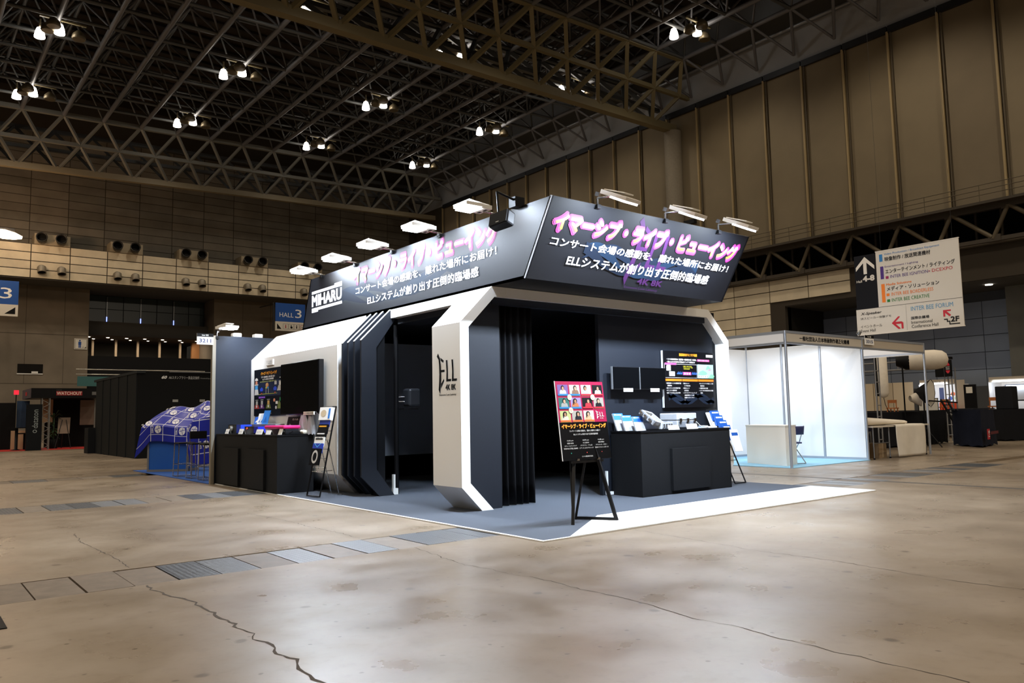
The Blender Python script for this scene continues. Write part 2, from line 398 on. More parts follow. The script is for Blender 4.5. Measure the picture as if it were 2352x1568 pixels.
# right wall: shutters above, truss walkway, tiled band, recess
XW = 39.0; ribm = M('a8946d', .6)
olive = [M(c, .7, noise=.07, nscale=.6) for c in ('84775f', '7f725c', '887b63')]
wr = MB(M('4b4436', .9)); bk = wr.ms[0]
wr.box((XW + .25, -10, 10.3), (XW + .6, 66, 27))
wr.use(M('0b0b0b', .9)).box((XW + 2.0, -10, 8.3), (XW + 2.2, 66, 10.5)).box((XW, -10, 10.25), (XW + 2.2, 66, 10.35))
wr.use(joint).box((XW + .03, 24.4, 0), (XW + .6, 66, 8.5)).box((XW + .03, -10, 6.9), (XW + .6, 24.4, 8.5))
wr.use(M('6b6354', .8)).box((XW, -10, 8.45), (XW + 2.1, 66, 8.56))
wr.use(M('55524b', .8)).box((XW + .1, -10, 6.86), (XW + 5, 24.4, 6.9))
wall_right = tag(wr.build('wall_right'), kind='structure')
for i in range(22):
    y0 = 58.9 - 2.42 * i
    piece('shutter_panel', R.choice(olive), (XW + .1, y0 - 2.42 + .03, 10.35), (XW + .26, y0 - .03, 20.15), wall_right)
    piece('shutter_rib', ribm, (XW - .10, y0 - .045, 10.45), (XW + .12, y0 + .045, 20.2), wall_right)
    piece('shutter_fin', M('5a5040', .7), (XW - .02, y0 - .17, 10.4), (XW + .1, y0 - .10, 20.15), wall_right)
    piece('shutter_head', M('33353a', .5, .4), (XW - .08, y0 - 2.40, 20.15), (XW + .2, y0 - .04, 20.5), wall_right)
for i in range(16):
    y1 = 58.9 - 2.4 * i
    for k in range(5 if y1 > 26 else 2):
        z1 = 8.45 - .64 * k; ya = max(y1 - 2.4, 24.42 if k > 1 else -9)
        if y1 - ya < .3: continue
        piece('wall_panel', R.choice(tanp), (XW - .02, ya + .025, z1 - .615), (XW + .06, y1 - .025, z1 - .02), wall_right)
cap = MB(M('a4a7ac', .8, noise=.1, nscale=.5)); cap.poly([(XW + .2, -10, 20.5), (XW + .2, 66, 20.5), (XW - .05, 66, 22.6), (XW - .05, -10, 22.6)]); cap.box((XW - .05, -10, 22.6), (XW + .3, 66, 27))
cap.build('upper_band', wall_right, 'pale grey cladding band above the shutters')
pp = MB(M('8a8c90', .4, .6)); pp.tube((XW - .35, 5, 22.45), (XW - .35, 62, 22.45), .14, 8); pp.build('sprinkler_pipe', wall_right)
rb = [M(c, .6, noise=.06, nscale=.8) for c in ('8c96a6', '868fa0', '929cac')]
RX = 43.0
for i in range(9):
    for k in range(5):
        y1 = 25.4 - 2.4 * i if i < 5 else 25.4 - 2.4 * i
        z0 = 2.1 + .86 * k
        if y1 < 15: continue
        piece('recess_panel', R.choice(rb), (RX, y1 - 2.37, z0 + .015), (RX + .1, y1, z0 + .845), wall_right)
b = MB(M('4a4d52', .8)); b.box((RX + .05, -8, 0), (RX + .4, 27, 7)); b.use(M('55575a', .8)).box((RX - .25, -8, 0), (RX + .05, 27, 2.1)); b.use(M('6c6a62', .85, noise=.12, nscale=1)).box((RX - .9, -8, 0), (RX, 14.4, 6.9))
b.use(M('2b2926', .8)).box((XW + .3, 24.4, 0), (RX + .4, 24.75, 6.9)).box((RX - .05, 14.4, 2.1), (RX + .02, 14.62, 6.9)); b.build('recess_wall', wall_right, 'grey wall of the recess')
b = MB(M('fff3dd', .4, emit=12)); b.lathe([(.16, 0), (.16, .03)], (40.6, 14.55, 6.83)); b.build('recess_downlight', wall_right, 'round lit downlight in the soffit')
for k in range(2): pass
col = MB(M('8b8272', .7, noise=.08)); col.tube((XW - .25, 31.65, 0), (XW - .25, 31.65, 19.1), .55, 20); col.build('column', wall_right, 'round concrete column between the shutters')
b = MB(dsteel); b.box((XW - .3, 30.2, 12.85), (XW, 31.0, 13.1)).box((XW - .3, 32.3, 12.75), (XW, 33.1, 13.0)); b.build('bracket', wall_right)

# walkway truss along the right wall
tw = thing('walkway_truss', 'dark steel walkway truss with thin guard rail along the shutter wall', 'truss', (XW - .3, 20, 8.6))
wm = M('5c523f', .6); wd = M('40382d', .6)
rod('bottom_chord', wd, (XW - .3, -6, 8.6), (XW - .3, 40, 8.6), .09, tw, True); rod('top_chord', wd, (XW - .3, -6, 10.1), (XW - .3, 40, 10.1), .13, tw, True)
piece('deck', wd, (XW - .85, -6, 10.2), (XW + .1, 40, 10.32), tw)
for i in range(12):
    yb = 25.5 - 2.41 * i + 2.41 * 2
    rod('brace', wm, (XW - .35, yb + .08, 8.62), (XW - .35, yb - .62, 10.05), .1, tw); rod('brace', wm, (XW - .35, yb + .12, 8.7), (XW - .35, yb + 1.75, 10.05), .1, tw)
    rod('post', wd, (XW + .6, yb, 8.6), (XW + .6, yb, 10.2), .07, tw); rod('post', wd, (XW + .9, yb + 1.2, 8.6), (XW + .9, yb + 1.2, 10.2), .07, tw)
    piece('gusset', wd, (XW - .42, yb - .25, 8.5), (XW - .28, yb + .25, 8.8), tw)
    piece('gusset', wd, (XW - .42, yb - .9, 9.9), (XW - .28, yb - .35, 10.25), tw)
for zz in (10.62, 10.85, 11.08): rod('guard_rail', wm, (XW - .8, -6, zz), (XW - .8, 40, zz), .018, tw)
for i in range(34): rod('rail_post', wm, (XW - .8, 33 - 1.2 * i, 10.3), (XW - .8, 33 - 1.2 * i, 11.1), .018, tw)

# ------------------------------------------------------------------ roof: deck, space frame, girders
roofm = M('33291f', .8, noise=.15, nscale=.4)
ce = MB(roofm); ce.box((-14, -14, 25.3), (41, 66, 25.6)); ceiling = tag(ce.build('ceiling'), kind='structure')
for i in range(46): rod('purlin', M('2a241f', .8), (-14, 62 - 1.2 * i, 25.2), (39, 62 - 1.2 * i, 25.2), .06, ceiling, True, .1)
def zg(x): return 21.55 + .03 * (x - 5)
fr_d = M('4b4c4c', .5); fr_l = M('66666a', .5); ol = M('766c4f', .55)
sf = thing('space_frame', 'dark steel tube space frame under the hall roof', 'roof frame', (20, 35, 22))
XC = [5.74 + 2.39 * i for i in range(-4, 14)]; YR = [57.8 - 2.405 * k for k in range(0, 22)]
def n_b(i, k): return V((XC[i], YR[k], zg(XC[i])))
def n_t(i, k): return V((XC[i] + 1.195, YR[k] - 1.2, zg(XC[i]) + 1.75))
for i, x in enumerate(XC): rod('chord', fr_l, (x, YR[0], zg(x)), (x, YR[-1], zg(x)), .14, sf)
for k, y in enumerate(YR): rod('chord', fr_d, (XC[0], y, zg(XC[0])), (XC[-1], y, zg(XC[-1])), .10, sf)
for i, x in enumerate(XC[:-1]): rod('upper_chord', fr_d, n_t(i, 0), n_t(i, len(YR) - 1), .1, sf)
for k in range(len(YR) - 1): rod('upper_chord', fr_d, n_t(0, k), n_t(len(XC) - 2, k), .08, sf)
dg = []
for i in range(len(XC) - 1):
    for k in range(len(YR) - 1):
        t = n_t(i, k)
        for (a, c) in ((i, k), (i + 1, k), (i, k + 1), (i + 1, k + 1)):
            nb = n_b(a, c); dg.append(((nb.x ** 2 + nb.y ** 2), nb, t))
def seen(p):
    d = p - V((0, 0, 1.135)); z = d.dot(f)
    return z > 1 and abs(d.dot(r1) / z) < .70 and abs(d.dot(u1) / z) < .50
dg.sort(key=lambda q: (not seen(q[1]), q[0]))
for _, a, c in dg[:290]: rod('diagonal', fr_l, a, c, .06, sf)
b = MB(fr_d)
for _, a, c in dg[290:]: b.tube(a, c, .06, 5, caps=False)
tag(b.build('far_diagonals', sf), kind='stuff')
# struts from the last row of nodes down to the wall head
for k in range(len(YR) - 1):
    if YR[k] < 8: continue
    x = XC[-1] if XC[-1] < 38 else XC[-2]
    nd = V((36.75, YR[k], zg(36.75)))
    rod('strut', fr_l, nd, (XW - .1, YR[k] - 1.2, 20.95), .075, sf); rod('strut', fr_l, nd, (XW - .1, YR[k] + 1.2, 20.95), .085, sf)
cw = MB(M('3c3b38', .6)); cw.box((37.0, 10, 22.5), (38.6, 58, 22.56))
cw.build('catwalk', sf, 'dark mesh catwalk beside the wall')
for i in range(48): rod('catwalk_bar', fr_d, (37.0, 57 - i, 22.62), (38.6, 57 - i, 22.62), .03, sf)

def girder(name, label, yb, near, far, zbot, x0, x1, wide, mface, mchord, bw):
    g = thing(name, label, 'truss', ((x0 + x1) / 2, yb, 19))
    o = MB(mchord); h = wide
    o.prism([(x0, yb - h, zbot(x0) - h), (x0, yb + h, zbot(x0) - h), (x0, yb + h, zbot(x0) + h), (x0, yb - h, zbot(x0) + h)], (x1 - x0, 0, zbot(x1) - zbot(x0)))
    o.build('bottom_chord', g)
    for side, dy in (('near', near), ('far', far)):
        if dy is None: continue
        ym = yb + dy * .5; yt = yb + dy; mm = mface if side == 'near' else fr_d
        zt = lambda x: zg(x); zm = lambda x: (zbot(x) + zg(x)) / 2
        rod('middle_chord', mm, (x0, ym, zm(x0)), (x1, ym, zm(x1)), .12, g, True); rod('top_chord', mm, (x0, yt, zt(x0)), (x1, yt, zt(x1)), .14, g, True)
        for x in XC:
            if x < x0 or x > x1: continue
            for sg in (-1, 1):
                xm = x + sg * 1.195
                if xm > x1 + .2 or xm < x0 - .2: continue
                rod('brace', mm, (x, yb, zbot(x)), (xm, ym, zm(xm)), bw, g, True)
                rod('brace', mm, (xm, ym, zm(xm)), (x, yt, zt(x)), bw, g, True)
    return g
girder('roof_girder', 'olive lattice roof girder crossing above the black booth', 31.65, -2.5, 2.4, lambda x: 18.85 + .0115 * x, -2, 38.9, .24, ol, ol, .11)
girder('roof_girder', 'grey lattice roof girder in front of the panelled far wall', 59.75, -1.95, 2.0, lambda x: 18.1 + .033 * x, -2, 38.6, .2, M('74736c', .5), M('857a62', .5), .085)

# high-bay lamp clusters
lampm = M('fff6e8', .4, emit=12); ringm = M('6a5f4a', .4, .5)
ROW = ['row by the far wall', 'second row from the far wall', 'row just behind the olive girder', 'row before the olive girder']
VIS = [[0, 1, 2, 3], [0, 1, 2, 3], [1, 2, 3], [3]]
for j, yy in enumerate((53.4, 43.9, 34.9, 25.6)):
    for i in VIS[j]:
        xr = 5.85 + 9.31 * i; z = zg(xr) - .5
        t = thing('ceiling_lamp_pair', f'lit lamp pair, {ORD[3 - i]} from the shutter wall, {ROW[j]}', 'ceiling lamp', (xr, yy, z), 'lamp pairs under the roof frame')
        for q, (dx, dy) in enumerate(((-.75, 1.0), (0, 0))):
            b = MB(lampm); b.lathe([(.05, .36), (.14, .30), (.21, .1), (.25, -.12), (.25, -.2)], (xr + dx, yy + dy, z), n=14); lo = b.build('lamp', t)
            b = MB(ringm); b.tube((xr + dx, yy + dy, z + .42), (xr + dx, yy + dy, z + .8), .05); b.build('lamp_stem', lo)
        for dx, dy in ((-.35, -.6), (.9, .2), (-.5, .1)):
            b = MB(ringm); b.lathe([(.3, -.16), (.34, -.1), (.3, .1), (.12, .3), (.05, .34)], (xr + dx, yy + dy, z), n=14); b.build('unlit_lamp', t)
        b = MB(ol); b.box((xr - .9, yy - .06, z + .5), (xr + 1.2, yy + .06, z + .58)); b.build('cross_bar', t)

# twin air nozzles on the tiled band of the left wall
drk = M('2c2a28', .35, .5); nozm = M('8d8576', .45, .3)
for i in range(5):
    xa = 7.72 + 4.82 * i
    t = thing('nozzle_box', f'pale twin air nozzle box above the tiled band, {ORD[i]} from the glowing wall floodlight', 'air nozzle', (xa + .6, YB + .3, 13.66), 'twin nozzle boxes above the tiled band')
    b = MB(M('a5977e', .6)); b.box((xa - .45, YB - .1, 13.66), (xa + 1.75, YB + 1.3, 14.42)); b.build('box', t)
    for dx in (0, 1.2):
        b = MB(drk); c = V((xa + dx, YB - .1, 13.98)); b.lathe([(.3, 0), (.33, .35), (.36, .7), (.30, .72), (.28, .3)], c, (-.15, -1, .12), 16, False); b.use(M('060606', .6)).lathe([(.001, .32), (.29, .32)], c, (-.15, -1, .12), 16, False); b.build('nozzle', t)
    t = thing('elbow_nozzle_pair', f'pair of grey elbow air nozzles, {ORD[i]} from the glowing wall floodlight', 'air nozzle', (xa + .65, YB - .1, 11.7), 'elbow nozzle pairs on the tiled band')
    for dx in (.02, 1.24):
        b = MB(nozm); c = V((xa + dx, YB - .05, 11.95)); b.lathe([(.26, 0), (.28, .18), (.27, .35)], c, (0, -1, -.15), 14)
        b.lathe([(.27, 0), (.27, .45), (.25, .47), (.22, .3)], c + V((0, -.25, .06)), (0, -.45, -1), 14, False); b.use(M('060606', .6)).lathe([(.001, .38), (.25, .38)], c + V((0, -.25, .06)), (0, -.45, -1), 14, False); b.build('nozzle', t)
t = thing('wall_flood_lamp', 'warm glowing floodlight above the tiled band', 'floodlight', (5.0, 57.4, 13.0))
b = MB(M('ffd9b0', .4, emit=30)); b.lathe([(.05, -1.0), (.2, -.6), (.3, 0), (.22, .6), (.08, 1.0)], (5.0, 57.4, 13.05), (1, -.05, -.12), 12); b.build('lens', t)
b = MB(dsteel); b.box((4.4, 57.5, 13.3), (5.6, 57.7, 13.5)); b.tube((4.7, 57.6, 13.4), (4.7, 64, 13.7), .05); b.build('housing', t)

# ------------------------------------------------------------------ the exhibition booth
booth = thing('exhibition_booth', 'black and white octagonal exhibition booth with black-lettered pillar and dark fins', 'booth', (5.2, 8, 0))
wpaint = M('f4f3ef', .42); nv = M('131821', .6, noise=.05, nscale=30, spec=.3); nvd = M('0a0c10', .6)
# octagon profile in X-Z: outer and inner outlines of the portal frame
OUT = [(5.52, 0), (5.22, .30), (5.22, 2.24), (5.70, 2.71), (9.94, 2.71), (10.42, 2.24), (10.42, .30), (10.12, 0)]
INN = [(5.69, 0), (5.345, .345), (5.345, 2.19), (5.745, 2.585), (9.895, 2.585), (10.295, 2.19), (10.295, .345), (9.95, 0)]
def arch(mb, y0, y1, segs):
    for i in segs:
        q = [OUT[i], OUT[i + 1], INN[i + 1], INN[i]]
        mb.prism([(x, y0, z) for x, z in q], (0, y1 - y0, 0))
b = MB(wpaint); arch(b, 7.55, 8.16, (0, 1, 2)); o = b.build('portal_pillar', booth, 'white angled pillar with black lettering')
b = MB(wpaint); arch(b, 7.55, 7.98, (3, 4, 5, 6)); b.build('portal_frame', booth, 'white octagonal frame around the front opening')
b = MB(wpaint); b.box((5.70, 8.16, 2.585), (5.82, 10.03, 2.71)); b.build('header_beam', booth)
b = MB(nv); b.box((5.82, 8.16, 2.50), (6.2, 10.03, 2.60)); b.build('header_soffit', booth)
b = MB(wpaint); arch(b, 10.80, 14.40, (0, 1, 2)); b.build('side_wall', booth, 'white angled side wall with screen and poster')
IN2 = [(5.80, 0), (5.48, .38), (5.48, 2.19), (5.80, 2.50), (6.0, 2.50)]
def fin(y0, y1, inner, m):
    b = MB(m); o4 = OUT[:4] + [(5.75, 2.71)]; i4 = [(x + inner, z) for x, z in OUT[:3]] + [(5.70 + inner * .62, 2.71 - .18)]
    i4 = [(OUT[0][0] + inner, 0), (OUT[1][0] + inner, .30 + inner * .4), (OUT[2][0] + inner, 2.24 - inner * .42), (5.70 + inner * .3, 2.71 - inner * .6)]
    for k in range(3): b.prism([(x, y0, z) for x, z in (OUT[k], OUT[k + 1], i4[k + 1], i4[k])], (0, y1 - y0, 0))
    return b
for y in (10.625, 10.435, 10.24):
    b = fin(y, y + .035, .22, nv); b.build('fin', booth)
b = fin(10.03, 10.065, .24, nv); b.build('fin', booth, 'broad end fin facing the doorway')
for y in (10.625, 10.435, 10.24, 10.03):  # floodlight glint on each fin's upper chamfer, put in as white colour
    b = MB(wpaint); b.prism([(5.214, y, 2.245), (5.22, y, 2.238), (5.70, y, 2.708), (5.694, y, 2.715)], (0, .035, 0)); b.build('edge_strip_or_glint', booth, 'floodlight highlight painted white along a fin edge')
b = MB(nvd); b.box((5.46, 10.08, .3), (5.6, 10.78, 2.45)); b.build('fin_backing', booth)
# inner walls, dark lining and roof of the booth
b = MB(nvd); b.box((5.9, 14.3, 0), (10.3, 14.4, 2.7)).box((10.2, 7.72, 0), (10.3, 14.3, 2.7)).box((5.82, 7.98, 2.60), (10.3, 14.4, 2.70)); b.box((5.9, 10.85, 0), (5.98, 14.3, 2.6)); b.build('inner_lining', booth)
b = MB(nv); b.box((7.66, 7.70, 0), (10.2, 7.76, 2.60)); b.build('back_panel', booth, 'dark navy panel behind the metal case counter')
b = MB(nv); b.prism([(5.69, 7.62, 0), (5.36, 7.62, .35), (5.36, 7.62, 2.18), (5.76, 7.62, 2.58), (5.86, 7.62, 2.58), (5.86, 7.62, 0)], (0, .04, 0)); b.build('side_panel', booth, 'dark navy panel between frame and curtain')
b = MB(nv); b.box((5.74, 7.60, 2.50), (9.9, 7.68, 2.585)); b.build('frame_lining', booth)
b = MB(nvd); b.box((5.50, 10.07, 0), (5.62, 10.2, 2.5)); b.build('door_post', booth)
# ELL lettering on the pillar (face X = 5.22)
LP = PL((5.22, 8.15, 0), (0, -1, 0), (0, 0, 1))
def ell(mb, pl, a, b_, w, h, c=.004):
    P = lambda pts: mb.shape(pl, [(a + x * w, b_ + y * h) for x, y in pts], c)
    P([(.06, 1.0), (.17, .86), (.20, .70), (.22, .5), (.22, .30), (.19, .14), (.16, -.06), (.08, .05), (.11, .25), (.125, .45), (.115, .68), (.09, .83), (0.0, .92)])
    P([(.215, .56), (.40, .56), (.40, .50), (.22, .50)])
    P([(.19, .88), (.36, .80), (.33, .74), (.205, .80)]); P([(.21, .20), (.36, .33), (.37, .27), (.20, .08)])
    for x in (.47, .76):
        P([(x, .80), (x + .08, .80), (x + .10, .56), (x + .10, .31), (x + .27, .31), (x + .25, .25), (x + .01, .25), (x + .03, .5)])
b = MB(ink); ell(b, LP, .10, 1.43, .42, .47); b.build('logo', booth, 'black angular logo on the pillar')
text('4K 8K', LP, .285, 1.44, .505, 1.515, ink, booth, bold=.04); text('Extreme Low Latency', LP, .15, 1.372, .51, 1.402, ink, booth, bold=.02)

# black curtain
cu = M('07080c', .8)
def curtain(x0, x1, y, z0, z1, amp, waves, name, label):
    b = MB(cu)
    b.grid(lambda s, t: (x0 + (x1 - x0) * s + .01 * math.sin(9 * s + 3 * t), y + amp * (.5 + .5 * t) * math.sin(2 * math.pi * waves * s + .6 * math.sin(5 * s)) , z1 + (z0 - z1) * t), 90, 10)
    o = b.build(name, None, solid=.006); tag(o, label, 'curtain'); return o
curtain(5.84, 6.45, 7.72, .02, 2.58, .045, 6, 'black_curtain', 'black pleated curtain hanging beside the white pillar')
b = MB(M('dfe4e8', .3)); b.box((7.70, 7.66, .02), (7.73, 7.69, .34)).box((7.73, 7.64, .02), (7.83, 7.67, .06)); tag(b.build('door_strip'), 'short pale plastic strip at the foot of the navy panel', 'strip')

# fascia sign box above, leaning forward
fas = thing('sign_fascia', 'large black sign box with pink title leaning forward over the booth', 'sign', (5.7, 6.9, 2.7))
ZB, ZT, SH = 2.715, 3.58, .51
fv = [(5.70, 6.91, ZB), (9.43, 6.91, ZB), (9.43, 13.20, ZB), (5.70, 13.20, ZB), (5.70, 6.40, ZT), (9.43, 6.40, ZT), (9.43, 12.85, ZT), (5.70, 12.85, ZT)]
bl = M('0a0b0f', .45, noise=.05, nscale=3, spec=.3)
def face(name, idx, m, label=None, t=.03):
    P = [V(fv[i]) for i in idx]; n = (P[1] - P[0]).cross(P[2] - P[0]).normalized()
    return MB(m).prism(P, -n * t).build(name, fas, label)
face('left_panel', (3, 0, 4, 7), bl); face('front_panel', (0, 1, 5, 4), bl); face('right_panel', (1, 2, 6, 5), bl); face('rear_panel', (2, 3, 7, 6), bl)
face('under_panel', (0, 3, 2, 1), M('15171b', .5))
b = MB(M('c9ccd2', .4)); b.tube(V(fv[0]) + V((-.004, -.004, 0)), V(fv[4]) + V((-.004, -.004, 0)), .008, 6); b.build('edge_trim', fas)
FL = PL((5.70, 13.20, ZB), (0, -1, 0), (0, 0, 1)); FF = PL((5.70, 6.91, ZB - .025), (1, 0, 0), (0, -.497, .867))
w_ink = M('f6f4f0', .5); pk = M('c2307f', .5); pk2 = M('6e1a52', .55); yel = M('ffd23a', .5); crm = M('ffe9a0', .5)
def title_material():
    m = bpy.data.materials.new('title_gradient'); m.use_nodes = True; nt = m.node_tree; b = nt.nodes['Principled BSDF']
    g = nt.nodes.new('ShaderNodeNewGeometry'); sp = nt.nodes.new('ShaderNodeSeparateXYZ'); nt.links.new(g.outputs['Position'], sp.inputs[0])
    mr = nt.nodes.new('ShaderNodeMapRange'); mr.inputs[1].default_value = 3.25; mr.inputs[2].default_value = 3.47; nt.links.new(sp.outputs['Z'], mr.inputs[0])
    cr = nt.nodes.new('ShaderNodeValToRGB'); e = cr.color_ramp.elements; e[0].color = (*lin('bf8a12'), 1); e[1].color = (*lin('cdb6bf'), 1); e.new(.5).color = (*lin('c2a548'), 1)
    nt.links.new(mr.outputs[0], cr.inputs[0]); nt.links.new(cr.outputs[0], b.inputs['Base Color']); return m
tm = title_material()
T1 = 'イマーシブ・ライブ・ビューイング'; T2 = 'コンサート会場の感動を、離れた場所にお届け！'; T3 = 'ELLシステムが創り出す圧倒的臨場感'
# left face (a measured from Y = 13.20)
for g_, cc, mm, bo in ((.05, .002, pk2, .13), (.028, .005, pk, .09), (0, .008, tm, .05)):
    text(T1, FL, 2.03 - g_, .545 - g_, 5.79 + g_, .785 + g_, mm, fas, c=cc, bold=bo, name='title_lettering')
    text(T1, FF, .17 - g_, .655 - g_, 3.58 + g_, .86 + g_, mm, fas, c=cc, bold=bo, name='title_lettering')
text(T2, FL, 2.07, .362, 5.77, .482, w_ink, fas, bold=.016, c=.006); text(T3, FL, 2.46, .155, 5.39, .288, w_ink, fas, bold=.016, c=.006)
text(T2, FF, .19, .462, 3.54, .572, w_ink, fas, bold=.016, c=.006); text(T3, FF, .53, .248, 3.21, .384, w_ink, fas, bold=.016, c=.006)
b = MB(w_ink)
b.rect(FL, .41, .585, 1.58, .632, .004); b.rect(FL, 1.3, .63, 1.58, .66, .004); b.rect(FL, .41, .29, 1.58, .335, .004); b.rect(FL, .41, .262, .66, .29, .004); b.build('company_logo', fas, 'white bars of the company logo')
text('MIHARU', FL, .41, .36, 1.58, .565, w_ink, fas, bold=.045, c=.005)
b = MB(M('2c1334', .5)); ell(b, FF, 1.50, .14, .75, .86, .0015); b.build('purple_logo', fas, 'purple logo printed behind the lettering')
text('4K 8K', FF, 1.83, .125, 2.32, .212, M('2c1334', .5), fas, c=.002, bold=.04); text('Extreme Low Latency', FF, 1.63, .045, 2.27, .088, M('2c1334', .5), fas, c=.002, bold=.01)
wv = [M('0c1522', .5), M('0d1b2a', .5), M('0b121d', .5)]
for k in range(3):
    for pl, a0, a1, b0, cc in ((FF, .75, 2.9, .36, .0008), (FL, 1.5, 5.2, .30, .0008)):
        b = MB(wv[k]); n = 40; top = []; bot = []
        for i in range(n + 1):
            s = i / n; a = a0 + (a1 - a0) * s; m0 = b0 + .13 * math.sin(2 * math.pi * (1.25 * s + .17 * k)) ; th = .10 * abs(math.sin(math.pi * (2.2 * s + .21 * k))) + .004
            top.append((a, m0 + th)); bot.append((a, m0 - th * .4))
        for i in range(n): b.poly([pl.p(*bot[i], cc + k * .0002), pl.p(*bot[i + 1], cc + k * .0002), pl.p(*top[i + 1], cc + k * .0002), pl.p(*top[i], cc + k * .0002)])
        b.build('wave_print', fas, 'dark blue wave pattern printed on the sign')

# floodlights on the fascia
fw = M('e4e1da', .45); lens = M('f2f6ff', .3, emit=38); lens2 = M('f2f6ff', .3, emit=14)
def flood(base, d, label, group, cool=True, up=.12, L=.42, tilt=0.0):
    base = V(base); d = V(d).normalized(); s = d.cross(V((0, 0, 1))).normalized()
    t = thing('floodlight', label, 'floodlight', base, group)
    c0 = base + V((0, 0, up * .55)) + d * .14; ax = (d + V((0, 0, -tilt))).normalized(); nn = s.cross(ax).normalized()
    pl = PL(c0, s, ax)                                    # a across, b outward, c along the normal
    if pl.n.z < 0: pl = PL(c0, -s, ax)
    b = MB(fw); hw = .125
    b.obox(pl, -hw, 0, .0, hw, L * .42, .05); b.prism([pl.p(-hw * .8, .02, .05), pl.p(hw * .8, .02, .05), pl.p(hw * .65, L * .80, .085), pl.p(-hw * .65, L * .80, .085)], pl.n * .014)
    b.obox(pl, -hw * 1.08, L * .36, .012, hw * 1.08, L * 1.02, .055)
    for q in (-.09, .03): b.use(ink).obox(pl, q, L * .10, -.004, q + .06, L * .2, .001); b.use(fw)
    b.build('housing', t, bevel=.012)
    b = MB(lens if cool else lens2); b.obox(pl, -hw * .98, L * .40, -.012, hw * .98, L * .97, .012); b.build('lens', t)
    b = MB(chrome); b.tube(base + V((0, 0, -.03)), base + V((0, 0, up * .5)), .014); b.tube(base + V((0, 0, up * .5)), c0 + ax * .05, .012); b.obox(pl, -.02, -.16, -.05, .02, -.10, .0); b.build('bracket', t)
    b = MB(black); b.box(tuple(base + V((-.03, -.03, -.05))), tuple(base + V((.03, .03, .0)))); b.build('clamp', t)
for i, y in enumerate(LEFT_LAMP_Y): flood((5.70, y, ZT), (-1, 0, 0), f'white glowing floodlight over the side sign face, {["next to the speaker", "second from the speaker", "third from the speaker", "fourth from the speaker", "fifth from the speaker"][i]}', 'floodlights over the side sign face', up=.03, L=.38)
for i, x in enumerate(FRONT_LAMP_X): flood((x, 6.40, ZT), (.1, -1, 0), f'white floodlight over the front sign face, {["next to the sign corner", "in the middle", "at the far end"][i]}', 'floodlights over the front sign face', False, tilt=.5, L=.40, up=.16)
# speaker on a bent arm
sp = thing('hanging_speaker', 'small black loudspeaker hanging from a bent arm at the sign corner', 'speaker', (5.35, 6.75, 3.4))
b = MB(black); b.box((5.60, 6.93, 3.56), (5.74, 7.05, 3.68)); b.path([(5.66, 6.98, 3.64), (5.28, 6.86, 3.66), (5.28, 6.84, 3.42)], .014); b.build('arm', sp)
spl = PL((5.20, 6.68, 3.28), (.35, -1, .16), (.22, .05, 1)); b = MB(M('15161a', .45)); b.obox(spl, -.125, -.08, -.08, .125, .08, .07); b.build('cabinet', sp, bevel=.02)
b = MB(M('23262c', .6)); b.obox(spl, -.115, -.07, .07, .115, .07, .078); b.use(steel).rect(spl, -.02, -.055, .02, -.045, .082); b.build('grille', sp)

# dark partition at the far end, number plate
pt = thing('partition_wall', 'tall dark navy partition wall closing the far end of the booth', 'partition', (4.55, 14.42, 0))
b = MB(M('151c28', .5, noise=.05, nscale=20, spec=.3)); b.box((4.56, 14.40, 0), (5.9, 14.46, 2.67)); b.build('panel', pt)
b = MB(M('8c8577', .4, .3)); b.box((4.50, 14.38, 0), (4.56, 14.47, 2.67)); b.build('edge_post', pt)
flood((4.58, 14.40, 2.66), (.25, -1, 0), 'white glowing floodlight on top of the navy partition', None, up=.2, L=.34)
for x in (4.9, 5.3):
    b = MB(fw); b.box((x, 14.455, 2.672), (x + .16, 14.62, 2.75)); tag(b.build('lamp_housing', None, bevel=.02), 'white lamp housing peeping over the navy partition, ' + ('beside the floodlight' if x < 5 else 'away from the floodlight'), 'lamp housing')
def number_plate(x0, y, z0, w, h, s, label, post):
    t = thing('number_plate', label, 'sign', (x0, y, z0)); pl = PL((x0, y, z0), (1, 0, 0), (0, 0, 1))
    b = MB(paper); b.obox(pl, 0, 0, -.01, w, h, 0); b.build('plate', t); b = MB(ink); b.rect(pl, 0, h * .70, w, h, .002); b.build('header', t)
    text('Inter BEE', pl, w * .3, h * .78, w * .7, h * .92, paper, t, c=.004, bold=.02); text(s, pl, w * .14, h * .17, w * .86, h * .52, M('23346b', .5), t, bold=.02)
number_plate(4.22, 14.37, 2.50, .29, .20, '3211', 'white booth number plate 3211 at the top of the navy partition', None)

# carpet and floor sheet
cpt = M('3d434d', .95, noise=.22, nscale=260, bump=.2)
b = MB(cpt); b.box((4.61, 5.40, 0), (10.57, 14.38, .012)); c_ = tag(b.build('booth_carpet'), 'dark grey booth carpet under the black booth', 'carpet')
b = MB(M('dcdcd8', .5)); b.box((4.575, 5.365, 0), (4.61, 14.38, .0125)).box((4.61, 5.365, 0), (10.57, 5.40, .0125)); b.build('edge_tape', c_, 'white edging tape')
b = MB(M('cfcfcd', .4, noise=.03, nscale=2)); b.prism([(4.90, 5.372, .0125), (10.58, 5.372, .0125), (10.58, 6.35, .0125), (6.13, 6.26, .0125)], (0, 0, .004)); tag(b.build('floor_sheet'), 'glossy white floor sheet along the front edge of the carpet', 'floor sheet')

